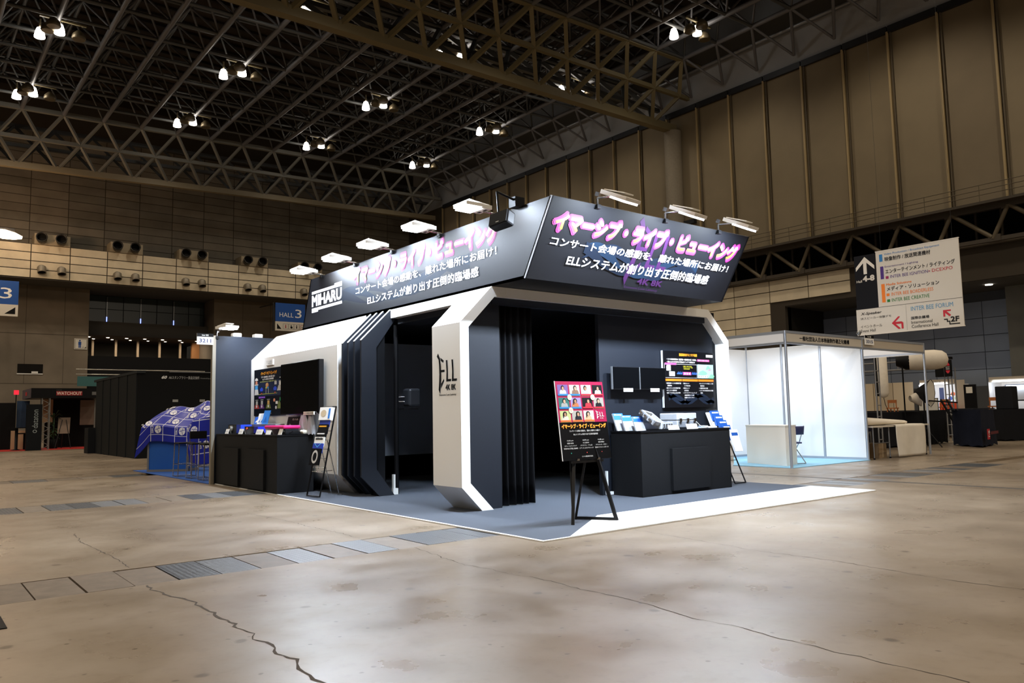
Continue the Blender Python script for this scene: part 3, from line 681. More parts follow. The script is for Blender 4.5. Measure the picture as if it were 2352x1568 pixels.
# interior of the left doorway: screen, pole with speaker
b = MB(M('8a8f98', .7)); b.box((6.2, 12.0, .47), (9.8, 12.05, 2.42)); tag(b.build('projection_screen'), 'dim grey projection screen inside the side doorway', 'screen')
ps_ = thing('speaker_pole', 'black floor to ceiling pole with a white foot inside the side doorway', 'pole', (5.86, 10.16, 0))
b = MB(black); b.tube((5.86, 10.16, 0.012), (5.86, 10.16, 2.5), .035, 12); b.build('pole', ps_)
b = MB(M('d8d8d4', .3)); b.box((5.77, 10.09, .012), (5.80, 10.14, .30)).box((5.76, 10.08, .012), (5.84, 10.13, .10)); b.build('foot_wrap', ps_)
sk = thing('pole_speaker', 'small black speaker clamped to the pole inside the side doorway', 'speaker', (6.0, 10.05, 1.4))
b = MB(M('202226', .3)); b.box((5.955, 9.94, 1.285), (6.155, 10.14, 1.55)); b.build('cabinet', sk, bevel=.03)
b = MB(chrome); b.tube((5.89, 10.13, 1.43), (5.96, 10.08, 1.43), .008); b.tube((5.89, 10.13, 1.36), (5.96, 10.08, 1.36), .008); b.build('bracket', sk)
b = MB(black); b.box((5.89, 9.98, 1.24), (6.13, 10.14, 1.26)); b.build('shelf', sk)

# ------------------------------------------------------------------ counters
ctm = M('0e1013', .65, noise=.04, nscale=30, spec=.25); ctd = M('0b0c0f', .5)
def counter(name, label, lo, hi, panels, ax):
    t = thing(name, label, 'counter', ((lo[0] + hi[0]) / 2, (lo[1] + hi[1]) / 2, 0))
    b = MB(ctm); b.box((lo[0] + .01, lo[1] + .01, .012), (hi[0], hi[1], hi[2] - .022)); b.build('body', t)
    b = MB(ctd); b.box((lo[0], lo[1], hi[2] - .022), hi); b.build('top', t)
    for p0, p1, z0, z1 in panels:
        b = MB(ctm)
        if ax == 'x': b.box((lo[0] - .03, p0, z0), (lo[0] + .01, p1, z1))
        else: b.box((p0, lo[1] - .03, z0), (p1, lo[1] + .01, z1))
        b.build('raised_panel', t)
    return t
counter('display_counter', 'black display counter in front of the white side wall', (4.575, 11.51, 0), (5.17, 14.36, .895), ((13.12, 13.93, .04, .66), (11.98, 12.75, .04, .66)), 'x')
counter('display_counter', 'black display counter with metal cases in front of the navy panel', (7.80, 7.10, 0), (9.74, 7.66, .885), ((8.39, 9.20, .06, .63),), 'y')

# ------------------------------------------------------------------ things on the side wall
tv = thing('wall_television', 'large black television screen on the white side wall', 'television', (5.15, 11.9, 1.6))
b = MB(M('101114', .25)); b.box((5.09, 11.16, 1.205), (5.17, 12.665, 2.045)); b.use(dsteel).box((5.16, 11.5, 1.4), (5.235, 12.3, 1.85)); b.build('body', tv, bevel=.004)
b = MB(M('0b0c0e', .08)); b.box((5.084, 11.18, 1.225), (5.092, 12.645, 2.03)); b.build('screen', tv)
SW = PL((5.205, 14.20, 1.20), (0, -1, 0), (0, 0, 1))
po = thing('wall_poster', 'black wall poster with orange title and small pictures beside the television', 'poster', (5.2, 13.5, 1.6))
b = MB(M('0e1016', .35)); b.obox(SW, 0, 0, -.02, 1.48, .84, 0); b.use(M('b9bbbd', .4)).obox(SW, 1.48, 0, -.02, 1.497, .84, .0); b.build('board', po)
org = M('f5a623', .5); prc = [M('10203f', .5), M('b8b6ae', .6), M('d98c6a', .6), M('2b4fd0', .5), M('8a53c4', .5), M('1d8a4c', .5), M('6e7a3a', .6), M('c9a25a', .6), M('e2e0da', .6), M('6c3a78', .6), M('b5453c', .6), M('4ea8e6', .5), M('d7e04a', .5)]
b = MB(prc[0]); b.rect(SW, .15, .35, 1.3, .62, .001)
b.use(prc[8]).disc(SW, .12, .64, .075, .05, .002, a0=0, a1=180); b.use(prc[2]).disc(SW, .12, .60, .055, .035, .003); b.use(prc[8]).rect(SW, .03, .555, .21, .575); b.use(prc[11]).rect(SW, .05, .48, .19, .55); b.use(prc[8]).shape(SW, [(.03, .38), (.24, .38), (.2, .48), (.05, .48)])
for x in (.32, .95): b.use(prc[3]).shape(SW, [(x, .44), (x + .12, .44), (x + .14, .48), (x + .06, .515), (x - .02, .48)]); b.use(prc[10]).disc(SW, x + .06, .40, .035, .015)
b.use(prc[2]).disc(SW, .64, .545, .07, .04); b.use(prc[7]).disc(SW, .64, .555, .05, .025, .005); b.use(prc[12]).disc(SW, .60, .50, .03, .02); b.use(prc[11]).disc(SW, .68, .50, .03, .02); b.use(prc[1]).rect(SW, .58, .40, .6, .48).rect(SW, .69, .40, .71, .48)
b.use(prc[12]).rect(SW, .2, .385, 1.1, .392, .002)
b.use(prc[1]).shape(SW, [(1.1, .43), (1.42, .43), (1.36, .52), (1.16, .52)]).rect(SW, 1.18, .52, 1.34, .60).rect(SW, .98, .54, 1.08, .6); b.use(prc[8]).disc(SW, 1.25, .55, .035, .03, .005).rect(SW, 1.2, .65, 1.3, .66)
for x, c2 in ((.1, 10), (.35, 9), (.66, 6)):
    b.use(prc[c2]).shape(SW, [(x - .07, .13), (x + .17, .13), (x + .13, .2), (x - .03, .2)]); b.use(prc[7 if c2 == 6 else 1]).rect(SW, x, .2, x + .1, .27); b.use(prc[8]).rect(SW, x - .02, .285, x + .12, .292).disc(SW, x + .05, .17, .03, .025, .006)
b.use(prc[6]).shape(SW, [(1.12, .12), (1.36, .12), (1.28, .2), (1.2, .26), (1.14, .2)]); b.use(prc[8]).disc(SW, 1.06, .14, .035, .03).rect(SW, 1.04, .2, 1.14, .25); b.use(prc[2]).disc(SW, .98, .27, .045, .03)
b.use(prc[4]).rect(SW, .24, .315, .55, .345); b.use(prc[5]).rect(SW, 1.22, .25, 1.43, .31); b.use(prc[8]).rect(SW, .5, .03, .54, .055)
b.build('printed_pictures', po)
text(T1, SW, .33, .725, 1.08, .79, org, po, bold=.05); text(T2, SW, .35, .675, 1.0, .71, w_ink, po, bold=.02); text(T3, SW, .42, .635, .94, .668, w_ink, po, bold=.02)
text('誰もが会場に居るかのような感動をお届けします', SW, .31, .598, 1.06, .62, M('d9e37a', .5), po, bold=.01); text('ミハル通信株式会社', SW, .55, .03, .85, .056, w_ink, po)
b = MB(w_ink); ell(b, SW, 1.29, .70, .13, .1); b.build('logo', po)
b = MB(paper); b.box((5.195, 13.29, 2.09), (5.22, 13.62, 2.19)); o = tag(b.build('wall_plate'), 'small white notice plate above the wall poster', 'sign')
pl_ = PL((5.195, 13.62, 2.09), (0, -1, 0), (0, 0, 1)); text('ミハル通信', pl_, .04, .055, .29, .08, M('8b97a3', .5), o); text('株式会社', pl_, .12, .02, .29, .045, M('8b97a3', .5), o)
b = MB(paper); b.box((5.06, 11.28, 1.195), (5.08, 11.66, 1.245)); o = tag(b.build('screen_label'), 'narrow white label strip under the television corner', 'label'); text('ミハル通信 8K映像', PL((5.06, 11.66, 1.195), (0, -1, 0), (0, 0, 1)), .03, .015, .36, .037, ink, o)

# ------------------------------------------------------------------ things on the side wall counter
CZ = .897
def card(x, y, w, h, label, yawd=0, s=None):
    c, si = math.cos(rad(yawd)), math.sin(rad(yawd)); pl = PL((x, y, CZ), (si * 1, -c, 0) if abs(yawd) < 46 else (1, 0, 0), (.35 * c, .35 * si, 1))
    b = MB(paper); b.obox(pl, -w / 2, 0, -.004, w / 2, h, 0); b.prism([pl.p(-w / 2, h, 0), pl.p(w / 2, h, 0), pl.p(w / 2, 0, -.07), pl.p(-w / 2, 0, -.07)], (0, 0, .003)); o = tag(b.build('table_card'), label, 'card')
    if s: text(s, pl, -w * .38, h * .35, w * .38, h * .62, M('4a4f5c', .5), o)
card(4.66, 14.05, .17, .085, 'small white tent card at the far end of the side wall counter', s='4Kカメラ')
card(4.66, 13.35, .20, .09, 'white tent card in front of the black camera boxes', s='8Kカメラ')
card(4.66, 12.50, .28, .085, 'wide white tent card beside the pink cable roll', s='ELLシステム')
card(4.66, 12.10, .20, .07, 'crumpled white card leaning towards the pink roll')
card(4.70, 11.72, .14, .09, 'square white card beside the black box stack')
dv = thing('camera_unit', 'black camera unit with a blue side next to the navy partition', 'camera', (4.8, 14.1, CZ))
b = MB(M('2a2a2c', .4)); b.box((4.76, 13.82, CZ), (4.95, 14.24, CZ + .16)); b.build('body', dv); b = MB(M('2548d8', .4)); b.box((4.755, 13.60, CZ + .01), (4.95, 13.81, CZ + .155)); b.build('blue_panel', dv); b = MB(M('5a564c', .4)); b.lathe([(.06, 0), (.06, .05)], (4.76, 14.05, CZ + .08), (-1, 0, 0), 16); b.build('lens', dv)
dv = thing('camera_unit', 'second black camera unit with an orange mark and blue end on the side wall counter', 'camera', (4.8, 13.2, CZ))
b = MB(M('2d2621', .35)); b.box((4.76, 12.98, CZ), (4.95, 13.42, CZ + .125)); b.build('body', dv); b = MB(M('1d2fd0', .4)); b.box((4.755, 12.78, CZ + .015), (4.95, 12.97, CZ + .12)); b.build('blue_panel', dv); b = MB(M('d0502a', .5)); b.lathe([(.02, 0), (.02, .02)], (4.76, 13.28, CZ + .09), (-1, 0, 0), 10); b.build('indicator', dv)
dv = thing('equipment_box', 'long grey equipment box behind the camera units', 'box', (5.05, 13.3, CZ)); b = MB(M('9a9da3', .35, .4)); b.box((4.98, 12.60, CZ), (5.14, 13.72, CZ + .16)); b.build('body', dv, bevel=.004); b = MB(ink); b.box((4.975, 12.62, CZ + .09), (4.99, 12.68, CZ + .12)); b.build('port', dv)
for i, (y, m_, hh) in enumerate(((13.62, M('2f66c9', .4), .13), (13.47, paper, .19), (13.36, M('c9d4e2', .4), .18), (13.25, M('2c7fd6', .4), .24))):
    pl = PL((5.04, y, CZ + .16), (.3, -1, 0), (.25, 0, 1)); b = MB(m_); b.obox(pl, -.08, 0, -.01, .08, hh, 0); o = tag(b.build('brochure'), ['small blue and white brochure next to the partition', 'white brochure with a blue triangle on the grey box', 'pale brochure edge in the middle of the grey box', 'tall blue brochure at the back of the grey box'][i], 'brochure', 'brochures on the grey box')
    b = MB(blue if i != 0 else paper); b.shape(pl, [(-.05, .03), (.05, .03), (.0, hh * .6)], .002); b.build('printed_triangle', o)
rl = thing('cable_roll', 'flat bright pink cable roll on the side wall counter', 'cable', (4.85, 12.0, CZ)); b = MB(M('d81f74', .35)); b.box((4.72, 11.62, CZ + .085), (5.0, 12.42, CZ + .14)); b.build('case', rl, bevel=.02); b = MB(M('cfcfd3', .4)); b.box((4.74, 12.2, CZ), (4.98, 12.4, CZ + .085)); b.build('stand', rl)
bs = thing('black_box', 'stack-like black flat box under the pink roll', 'box', (4.85, 11.7, CZ)); b = MB(M('1a1b1e', .35)); b.box((4.74, 11.58, CZ), (4.98, 11.88, CZ + .045)); b.build('base', bs, bevel=.008); b = MB(M('222327', .35)); b.box((4.75, 11.62, CZ + .045), (4.97, 11.86, CZ + .082)); b.build('lid', bs, bevel=.008); b = MB(black); b.path([(4.8, 11.58, CZ + .02), (4.84, 11.53, CZ + .05), (4.95, 11.52, CZ + .04)], .006); b.build('cable', bs)
pl = PL((5.06, 12.15, CZ), (.25, -1, 0), (.22, 0, 1)); b = MB(M('1b1a1d', .4)); b.obox(pl, -.16, 0, -.01, .16, .28, 0); o = tag(b.build('dark_brochure'), 'dark brochure standing behind the pink roll', 'brochure'); b = MB(M('8d8b86', .5)); b.shape(pl, [(-.12, .01), (.02, .01), (-.02, .13), (-.08, .17)], .002); b.build('printed_figure', o); text('ミハル', pl, -.03, .22, .12, .25, paper, o)
def bag(x, y, w, h, label, seed):
    rr = random.Random(seed); b = MB(M('b4b9c4', .35, alpha=1.0, noise=.1, nscale=14))
    def fn(s, t):
        a = 2 * math.pi * s; k = (1 - .45 * t ** 2) * (1 + .12 * math.sin(5 * a + 4 * t + seed)); return (x + math.cos(a) * .05 * k, y + math.sin(a) * w * k, CZ + h * t + .012 * math.sin(7 * a + 9 * t))
    b.grid(fn, 28, 8); o = tag(b.build('plastic_bag'), label, 'bag'); return o
bag(5.10, 11.72, .17, .30, 'crumpled translucent grey plastic bag below the television', 2); bag(5.12, 11.40 + .1, .10, .29, 'narrow grey plastic bag hanging beside the crumpled one', 5)
b = MB(M('e9e6d6', .45)); b.box((5.0, 11.53, CZ), (5.14, 11.68, CZ + .065)); tag(b.build('cream_box', None, bevel=.025), 'small rounded cream box at the doorway end of the side wall counter', 'box')

# ------------------------------------------------------------------ brochure racks
def rack(name, label, c, ux, uy, tiers, lean, H, w, frame_col, group):
    """front feet at c +- ux*w/2; leans backwards along uy"""
    t = thing(name, label, 'brochure rack', c); ux = V(ux).normalized(); uy = V(uy).normalized(); c = V(c)
    F = lambda a, z: c + ux * a + uy * (z * lean) + V((0, 0, z))
    b = MB(M(frame_col, .3, .3)); b.path([F(-w / 2, .02), F(-w / 2, H), F(w / 2, H), F(w / 2, .02), F(-w / 2, .02)], .011); b.build('front_frame', t)
    b = MB(chrome); p = .33
    b.path([F(-w * .3, H * .62), c - ux * w * .3 + uy * .42 + V((0, 0, .016))], .008); b.path([F(w * .3, H * .62), c + ux * w * .3 + uy * .42 + V((0, 0, .016))], .008); b.path([c - ux * w * .55 + uy * .42 + V((0, 0, .016)), c + ux * w * .55 + uy * .42 + V((0, 0, .016))], .008); b.path([F(-w / 2, .36), F(w / 2, .36)], .006); b.path([F(0, .36), c + uy * .36 + V((0, 0, .36))], .005); b.build('rear_leg', t)
    b = MB(chrome)
    for z in [.42 + .13 * k for k in range(7)]: b.path([F(-w * .45, z), F(w * .45, z)], .004)
    for a in (-.45, 0, .45): b.path([F(a * w, .40), F(a * w, H - .05)], .004)
    b.build('wire_grid', t)
    return t, F, ux, uy
rk, F, ux, uy = rack('brochure_rack', 'black wire brochure rack beside the side wall counter', (4.76, 10.62, .012), (.05, -.30, 0), (.30, .09, 0), 6, .24, 1.29, .32, '101114', None)
cols = [('2a3c8f', 'd84a5a'), ('141416', 'e0a030'), ('111215', 'e8e8e8'), ('e9e7df', '2a2a2e'), ('2b3f9c', '4ea0e0'), ('101114', 'b5b2ac')]
labs = ['blue and red brochure in the top tier of the wire rack', 'black brochure with an orange line in the wire rack', 'black brochure with a white edge in the wire rack', 'cream brochure with large characters in the wire rack', 'blue brochure with white diagonals in the wire rack', 'black brochure with a round emblem at the bottom of the wire rack']
def bro(F, ux, uy, z, h, w, c1, c2, lab, grp, fwd=.05, mark='band', txt=None):
    O = F(0, z) - uy * fwd; pl = PL(O, -ux if False else ux, uy * .24 + V((0, 0, 1)))
    if pl.n.dot(uy) > 0: pl = PL(O, -ux, uy * .24 + V((0, 0, 1)))
    b = MB(M(c1, .35)); b.obox(pl, -w / 2, 0, -.025, w / 2, h, 0); o = tag(b.build('brochure'), lab, 'brochure', grp)
    b = MB(M(c2, .4))
    if mark == 'disc': b.disc(pl, 0, h * .5, w * .32, w * .42, .002); b.use(M(c1, .35)).disc(pl, 0, h * .5, w * .2, w * .27, .003)
    elif mark == 'tri': b.shape(pl, [(-w * .4, h), (-w * .3, h), (0, h * .65), (w * .3, h), (w * .4, h), (0, h * .55)], .002)
    else: b.rect(pl, -w * .4, h * .72, w * .4, h * .86, .002)
    b.build('cover_print', o)
    if txt: text(txt, pl, -w * .35, h * .7, w * .35, h * .95, M(c2, .4), o)
    return pl, o
zs = [1.0, .90, .81, .72, .63, .46]; hs = [.15, .14, .12, .14, .14, .24]
for k in range(6): bro(F, ux, uy, zs[k], hs[k], .23, *cols[k], labs[k], 'brochures in the wire rack', .05 + .012 * k, ['band', 'band', 'band', 'x', 'tri', 'disc'][k] , '環境' if k == 3 else None)
b = MB(paper); q0 = F(0, 1.10); pl = PL(q0 - uy * .06, -ux, V((0, 0, 1)) + uy * .2); pl = pl if pl.n.dot(uy) < 0 else PL(q0 - uy * .06, ux, V((0, 0, 1)) + uy * .2)
b.obox(pl, -.15, .0, -.06, .13, .19, 0); o = tag(b.build('leaflet_box'), 'white leaflet box with a blue edge on top of the wire rack', 'leaflets'); b = MB(M('2f7fd8', .4)); b.rect(pl, .08, .02, .125, .17, .002); b.use(M('c9b89a', .6)).disc(pl, -.04, .1, .07, .05, .002); b.build('printed_map', o)
rk, F, ux, uy = rack('brochure_rack', 'black framed brochure rack at the end of the metal case counter', (10.20, 7.28, .012), (1, .02, 0), (-.22, .5, 0), 6, .36, 1.13, .28, '15161a', None)
for k in range(6):
    z = .97 - .075 * k if k < 5 else .44; pl, o = bro(F, ux, uy, z if k < 5 else .50, .16 if k < 5 else .34, .20, '2457a8' if k < 5 else 'e3e4e6', 'd9e2ee' if k < 5 else '1f4f9a', f'blue brochure in the counter end rack, {["topmost tier", "second tier from the top", "third tier from the top", "fourth tier from the top", "fifth tier from the top"][k]}' if k < 5 else 'white brochure with a blue head in the bottom pocket of the counter end rack', 'brochures in the counter end rack', .03 + .03 * k)
b = MB(paper); pl = PL(F(-.06, .78) - uy * .01, ux, V((0, 0, 1)) + uy * .36); b.obox(pl, -.1, 0, -.02, .12, .34, 0); tag(b.build('leaflet_stack'), 'white leaflets behind the blue brochures in the counter end rack', 'leaflets')

# ------------------------------------------------------------------ right counter display
for i, (x0, x1) in enumerate(((7.80, 8.345), (8.36, 8.91))):
    t = thing('flat_monitor', 'black flat monitor above the metal case counter, ' + ('next to the curtain' if i == 0 else 'beside the wall poster'), 'monitor', ((x0 + x1) / 2, 7.6, 1.6))
    b = MB(M('15161a', .3)); b.box((x0, 7.585, 1.46), (x1, 7.615, 1.775)); b.build('body', t, bevel=.003)
    b = MB(M('08090b', .1)); b.box((x0 + .008, 7.581, 1.47), (x1 - .008, 7.586, 1.767)); b.build('screen', t)
    b = MB(M('aeb2b6', .3, .6)); b.box((x0 - .006, 7.583, 1.458), (x0 + .001, 7.615, 1.777)); b.build('edge_strip_or_glint', t)
    b = MB(black); b.box((x0 + .2, 7.615, 1.55), (x0 + .32, 7.70, 1.68)); b.build('wall_mount', t)
    b = MB(paper); b.box((x0 + .2, 7.572, 1.425), (x0 + .39, 7.578, 1.475)); o = tag(b.build('monitor_label'), 'white label hanging under the monitor ' + ('next to the curtain' if i == 0 else 'beside the wall poster'), 'label')
    text('放送波モニター' if i == 0 else '受信モニター', PL((x0 + .2, 7.572, 1.425), (1, 0, 0), (0, 0, 1)), .03, .014, .16, .03, ink, o)
RP = PL((8.945, 7.655, 1.195), (1, 0, 0), (0, 0, 1))
po = thing('wall_poster', 'black wall poster with orange headings and a green picture above the metal case counter', 'poster', (9.5, 7.65, 1.6))
b = MB(M('0b0c10', .3)); b.obox(RP, 0, 0, -.03, 1.215, .85, 0); b.use(M('c9ccd0', .35)).obox(RP, -.008, 0, -.03, 0, .85, .001); b.build('board', po)
orr = M('ee7a1c', .5); pinkm = M('e8549c', .5); yl = M('e8dc3a', .5); gr1 = M('7fc79a', .6); gr2 = M('a9dcd2', .6); lbl = M('3f6fd0', .5)
b = MB(M('18202e', .5))
for k in range(3):
    for i in range(12): a = .1 + .09 * i; b.poly([RP.p(a, .1 + .06 * math.sin(i * .9 + k), .001), RP.p(a + .09, .1 + .06 * math.sin((i + 1) * .9 + k), .001), RP.p(a + .09, .15 + .06 * math.sin((i + 1) * .9 + k), .001), RP.p(a, .15 + .06 * math.sin(i * .9 + k), .001)])
b.use(w_ink).rect(RP, 1.02, .775, 1.19, .80, .002).rect(RP, 1.02, .80, 1.19, .815, .002)
b.use(pinkm).rect(RP, .80, .705, 1.10, .738, .002).rect(RP, .035, .64, .30, .668, .003).rect(RP, .45, .49, .64, .535, .003)
b.use(M('d7d9dc', .4)).rect(RP, .03, .445, .79, .655, .0012); b.use(M('0b0c10', .3)).rect(RP, .036, .450, .784, .650, .0018)
b.use(M('c8cbc8', .5)).rect(RP, .07, .55, .17, .62, .003).rect(RP, .13, .47, .26, .54, .003).disc(RP, .12, .63, .05, .01, .004)
b.use(lbl)
for i in range(9): b.rect(RP, .31 + .014 * i, .50, .32 + .014 * i, .50 + .015 + .012 * ((i * 7) % 3), .003); b.rect(RP, .655 + .014 * i, .50, .665 + .014 * i, .50 + .015 + .012 * ((i * 5) % 3), .003)
b.use(w_ink); [b.disc(RP, .49 + .055 * i, .512, .018, .014, .005) for i in range(3)]
b.use(gr2).rect(RP, .80, .445, 1.19, .66, .0015); b.use(gr1).shape(RP, [(.80, .5), (.86, .55), (.93, .57), (1.0, .55), (1.04, .52), (1.0, .50), (.9, .49)], .002).shape(RP, [(1.0, .58), (1.04, .64), (1.08, .64), (1.14, .585)], .0025).disc(RP, 1.15, .47, .06, .04, .002, a0=0, a1=180).shape(RP, [(1.02, .445), (1.19, .445), (1.19, .5), (1.1, .47)], .0025)
b.use(M('e9f3ee', .6)).rect(RP, .82, .455, 1.05, .49, .0022); b.use(M('3c5a4a', .6)); [b.shape(RP, [(x, .46), (x + .016, .46), (x + .008, .50)], .004) for x in (.84, .88, .93, .98, 1.03)]; b.use(pinkm).rect(RP, 1.06, .575, 1.13, .585, .004)
b.use(orr); [b.rect(RP, x, .395, x + .375, .428, .002) for x in (.04, .425, .81)]
b.build('printed_pictures', po)
text('放送局向けミニサテ装置', RP, .37, .775, .80, .82, M('f5a02a', .5), po, bold=.04)
text('・ミハル独自開発の【送受信一括処理方式】を採用。', RP, .08, .71, .78, .738, w_ink, po, bold=.02); text('・既にCATV市場向け受信点アンプで実績あり', RP, .08, .672, .74, .698, w_ink, po, bold=.02)
text('最大３波に対応！', RP, .82, .71, 1.08, .732, w_ink, po); text('・送受一体型で軽量', RP, .45, .615, .66, .632, yl, po); text('・デジタルフィルター採用', RP, .45, .595, .68, .611, yl, po); text('・自動利得制御', RP, .45, .575, .61, .591, yl, po)
cols3 = [['・送受共通チャンネル自動設定可能', '微弱電界対応', '・最大 ３チャンネル中継が可能', '・ＡＣ１００Ｖ駆動可能', '・最大 ７０ｍＷ以上の出力可能'], ['・受信ユニット', 'エリア受信の改善', '・送信ユニット', '出力可変対応', '・ソフトウェアバージョンアップ', '各種受信環境タイプへ対応', '屋外型キャビネットタイプ', '対応'], ['・ギャップフィラーの代替として使用', '電波環境改善', '・小規模中継局の整備', '・ＣＡＴＶ局の再放送用受信点整備', '自主放送']]
for ci, cl in enumerate(cols3):
    for k, s in enumerate(cl): text(s, RP, .05 + .385 * ci + (.03 if s[0] != '・' else 0), .352 - .036 * k, min(.05 + .385 * ci + .0215 * len(s), .05 + .385 * ci + .35), .374 - .036 * k, w_ink, po)
# brochures and cases on the metal case counter
RZ = .886
for i, (x, y, hh) in enumerate(((7.90, 7.52, .25), (7.93, 7.40, .22), (7.99, 7.26, .20))):
    pl = PL((x, y, RZ), (1, -.12, 0), (-.1, .30, 1)); b = MB(M('e8edf3', .4)); b.obox(pl, -.085, 0, -.025, .085, hh, 0); o = tag(b.build('brochure'), ['blue topped brochure stack at the back of the metal case counter', 'blue topped brochure stack in the middle on the metal case counter', 'blue topped white brochure stack at the front edge of the metal case counter'][i], 'brochure', 'brochures on the metal case counter')
    b = MB(M('2a6fd6', .4)); b.rect(pl, -.085, hh * .62, .085, hh, .002); b.use(paper).rect(pl, -.07, hh * .88, -.03, hh * .95, .003).rect(pl, -.02, hh * .88, .06, hh * .93, .003); b.build('cover_print', o)
alu = M('c3c8cf', .35, .25, noise=.05, nscale=20); alud = M('8d9299', .4, .3)
oc = thing('open_metal_case', 'open silver metal equipment case with its lid tilted back on the metal case counter', 'case', (8.3, 7.3, RZ))
ca, sa = math.cos(rad(18)), math.sin(rad(18)); basep = PL((8.26, 7.14, RZ), (ca, sa, 0), (-sa, ca, 0))
b = MB(alu); b.obox(basep, 0, 0, .01, .42, .27, .10); b.build('base', oc, bevel=.006)
lidp = PL(basep.p(-.17, .02, .10), (ca * .96, sa * .96, -.12), (-sa * .55 - .34, ca * .55 + .1, .72))
b = MB(alu); W_, H_ = .34, .25
b.obox(lidp, 0, 0, -.05, W_, H_, -.035); b.obox(lidp, 0, 0, -.05, .03, H_, .03); b.obox(lidp, W_ - .03, 0, -.05, W_, H_, .03); b.obox(lidp, 0, 0, -.05, W_, .03, .03); b.obox(lidp, 0, H_ - .03, -.05, W_, H_, .03); b.build('lid', oc, bevel=.004)
b = MB(M('c9c4b6', .35, .3, noise=.5, nscale=50)); b.grid(lambda s, t: lidp.p(.03 + (W_ - .06) * s, .03 + (H_ - .06) * t, -.03 + .035 * abs(math.sin(17 * s + 5 * t) * math.sin(13 * t + 3 * s))), 16, 12, False); b.build('inner_foil', oc)
for p_, q_ in [(lidp, (a, H_, -.02, a + .035, H_ + .035, .01)) for a in (.06, .24)] + [(basep, (a, -.015, .03, a + .05, .0, .08)) for a in (.05, .14, .23, .32)] + [(lidp, (-.03, q, -.02, 0, q + .04, .01)) for q in (.05, .13, .2)]: MB(chrome).obox(p_, *q_).build('latch', oc)
b = MB(alud); [b.obox(basep, .06 + .03 * i, .05, .10, .075 + .03 * i, .22, .115) for i in range(10)]; b.build('heat_fin', oc)
cc = thing('closed_metal_case', 'closed ribbed silver metal case with corner clasps on the metal case counter', 'case', (8.95, 7.4, RZ))
cp = PL((8.72, 7.24, RZ), (1, .05, 0), (-.05, 1, 0)); b = MB(alu); b.obox(cp, 0, 0, .02, .45, .30, .12); b.build('base', cc, bevel=.008); b = MB(alu); b.obox(cp, -.005, -.005, .125, .455, .305, .225); b.build('lid', cc, bevel=.012)
b = MB(alud); [b.obox(cp, .02 + .028 * i, -.012, .03, .03 + .028 * i, 0, .11) for i in range(15)]; b.build('rib', cc)
for q_ in [(a, -.025, .10, a + .05, -.004, .15) for a in (.03, .20, .37)] + [(a, -.012, .02, a + .04, .03, .06) for a in (-.012, .42)]: MB(chrome).obox(cp, *q_).build('clasp', cc)
b = MB(M('33363b', .4)); b.obox(cp, .12, .08, .225, .26, .2, .232); b.build('top_plate', cc)
pl = PL((8.50, 7.115, RZ), (1, 0, 0), (0, .35, 1)); b = MB(paper); b.obox(pl, -.115, 0, -.004, .115, .065, 0); o = tag(b.build('table_card'), 'white tent card in front of the open metal case', 'card'); text('ミニサテ装置', pl, -.06, .02, .07, .045, ink, o)
pl = PL((8.93, 7.14, RZ), (1, 0, 0), (0, .35, 1)); b = MB(paper); b.obox(pl, -.12, 0, -.004, .12, .075, 0); tag(b.build('table_card'), 'blank white card in front of the closed metal case', 'card')
b = MB(M('d8dade', .4)); b.box((9.36, 7.28, RZ), (9.46, 7.38, RZ + .035)); b.use(paper).box((9.50, 7.30, RZ), (9.70, 7.36, RZ + .02)); b.path([(9.17, 7.36, RZ + .12), (9.26, 7.33, RZ + .09), (9.36, 7.33, RZ + .02)], .007); tag(b.build('power_adapter'), 'white power adapter with curved cable beside the closed case', 'adapter')
b = MB(M('2a62d0', .4)); b.path([(9.1, 7.2, RZ + .01), (9.2, 7.17, RZ + .02), (9.3, 7.16, RZ + .01)], .008); b.use(paper).path([(9.05, 7.16, RZ + .01), (9.2, 7.14, RZ + .01), (9.34, 7.15, RZ + .02)], .007); tag(b.build('cable'), 'blue and white cable end in front of the closed case', 'cable')

# ------------------------------------------------------------------ easel board
es = thing('easel', 'black metal folding easel carrying the tall event board', 'easel', (5.75, 6.0, .012))
fm = M('121214', .4, .3)
def leg(name, p0, p1, r=.012): rod(name, fm, p0, p1, r, es, True)
leg('leg', (5.45, 5.92, .012), (5.62, 6.06, .70), .016); leg('leg', (5.99, 5.83, .012), (5.90, 6.05, .80), .016); leg('leg', (5.755, 6.21, .012), (5.86, 6.10, .80), .013)
leg('foot_bar', (5.99, 5.83, .03), (5.755, 6.21, .03), .013); leg('upright', (5.62, 6.06, .62), (5.64, 6.19, 1.3), .012); leg('upright', (5.90, 6.05, .62), (5.91, 6.18, 1.3), .012); leg('cross_rail', (5.55, 6.02, .63), (6.0, 6.02, .63), .012)
leg('leg_brace', (5.46, 5.93, .05), (5.60, 6.10, .68), .009)
b = MB(chrome); b.box((5.60, 5.985, .645), (5.63, 6.0, .665)); b.box((5.90, 5.985, .645), (5.93, 6.0, .665)); b.build('board_clip', es)
EB = PL((5.41, 6.0, .65), (1, 0, 0), (.06, .17, .83)); BH = .85; BWd = .705
ev = thing('event_board', 'tall poster board with crimson portrait grid and black lower half on the easel', 'poster', (5.75, 6.02, .65))
b = MB(M('0c0c0e', .25)); b.obox(EB, 0, 0, -.006, BWd, BH, 0); b.use(M('e8e8e6', .5)).obox(EB, -.006, 0, -.008, 0, BH, .001); b.build('board', ev)
b = MB(M('b3164e', .4)); b.rect(EB, .003, .40, BWd - .002, BH - .003, .0015); b.build('crimson_panel', ev)
skin = [M(c, .6) for c in ('c99878', 'd8ab8c', 'b98866')]; hair = M('19120f', .6)
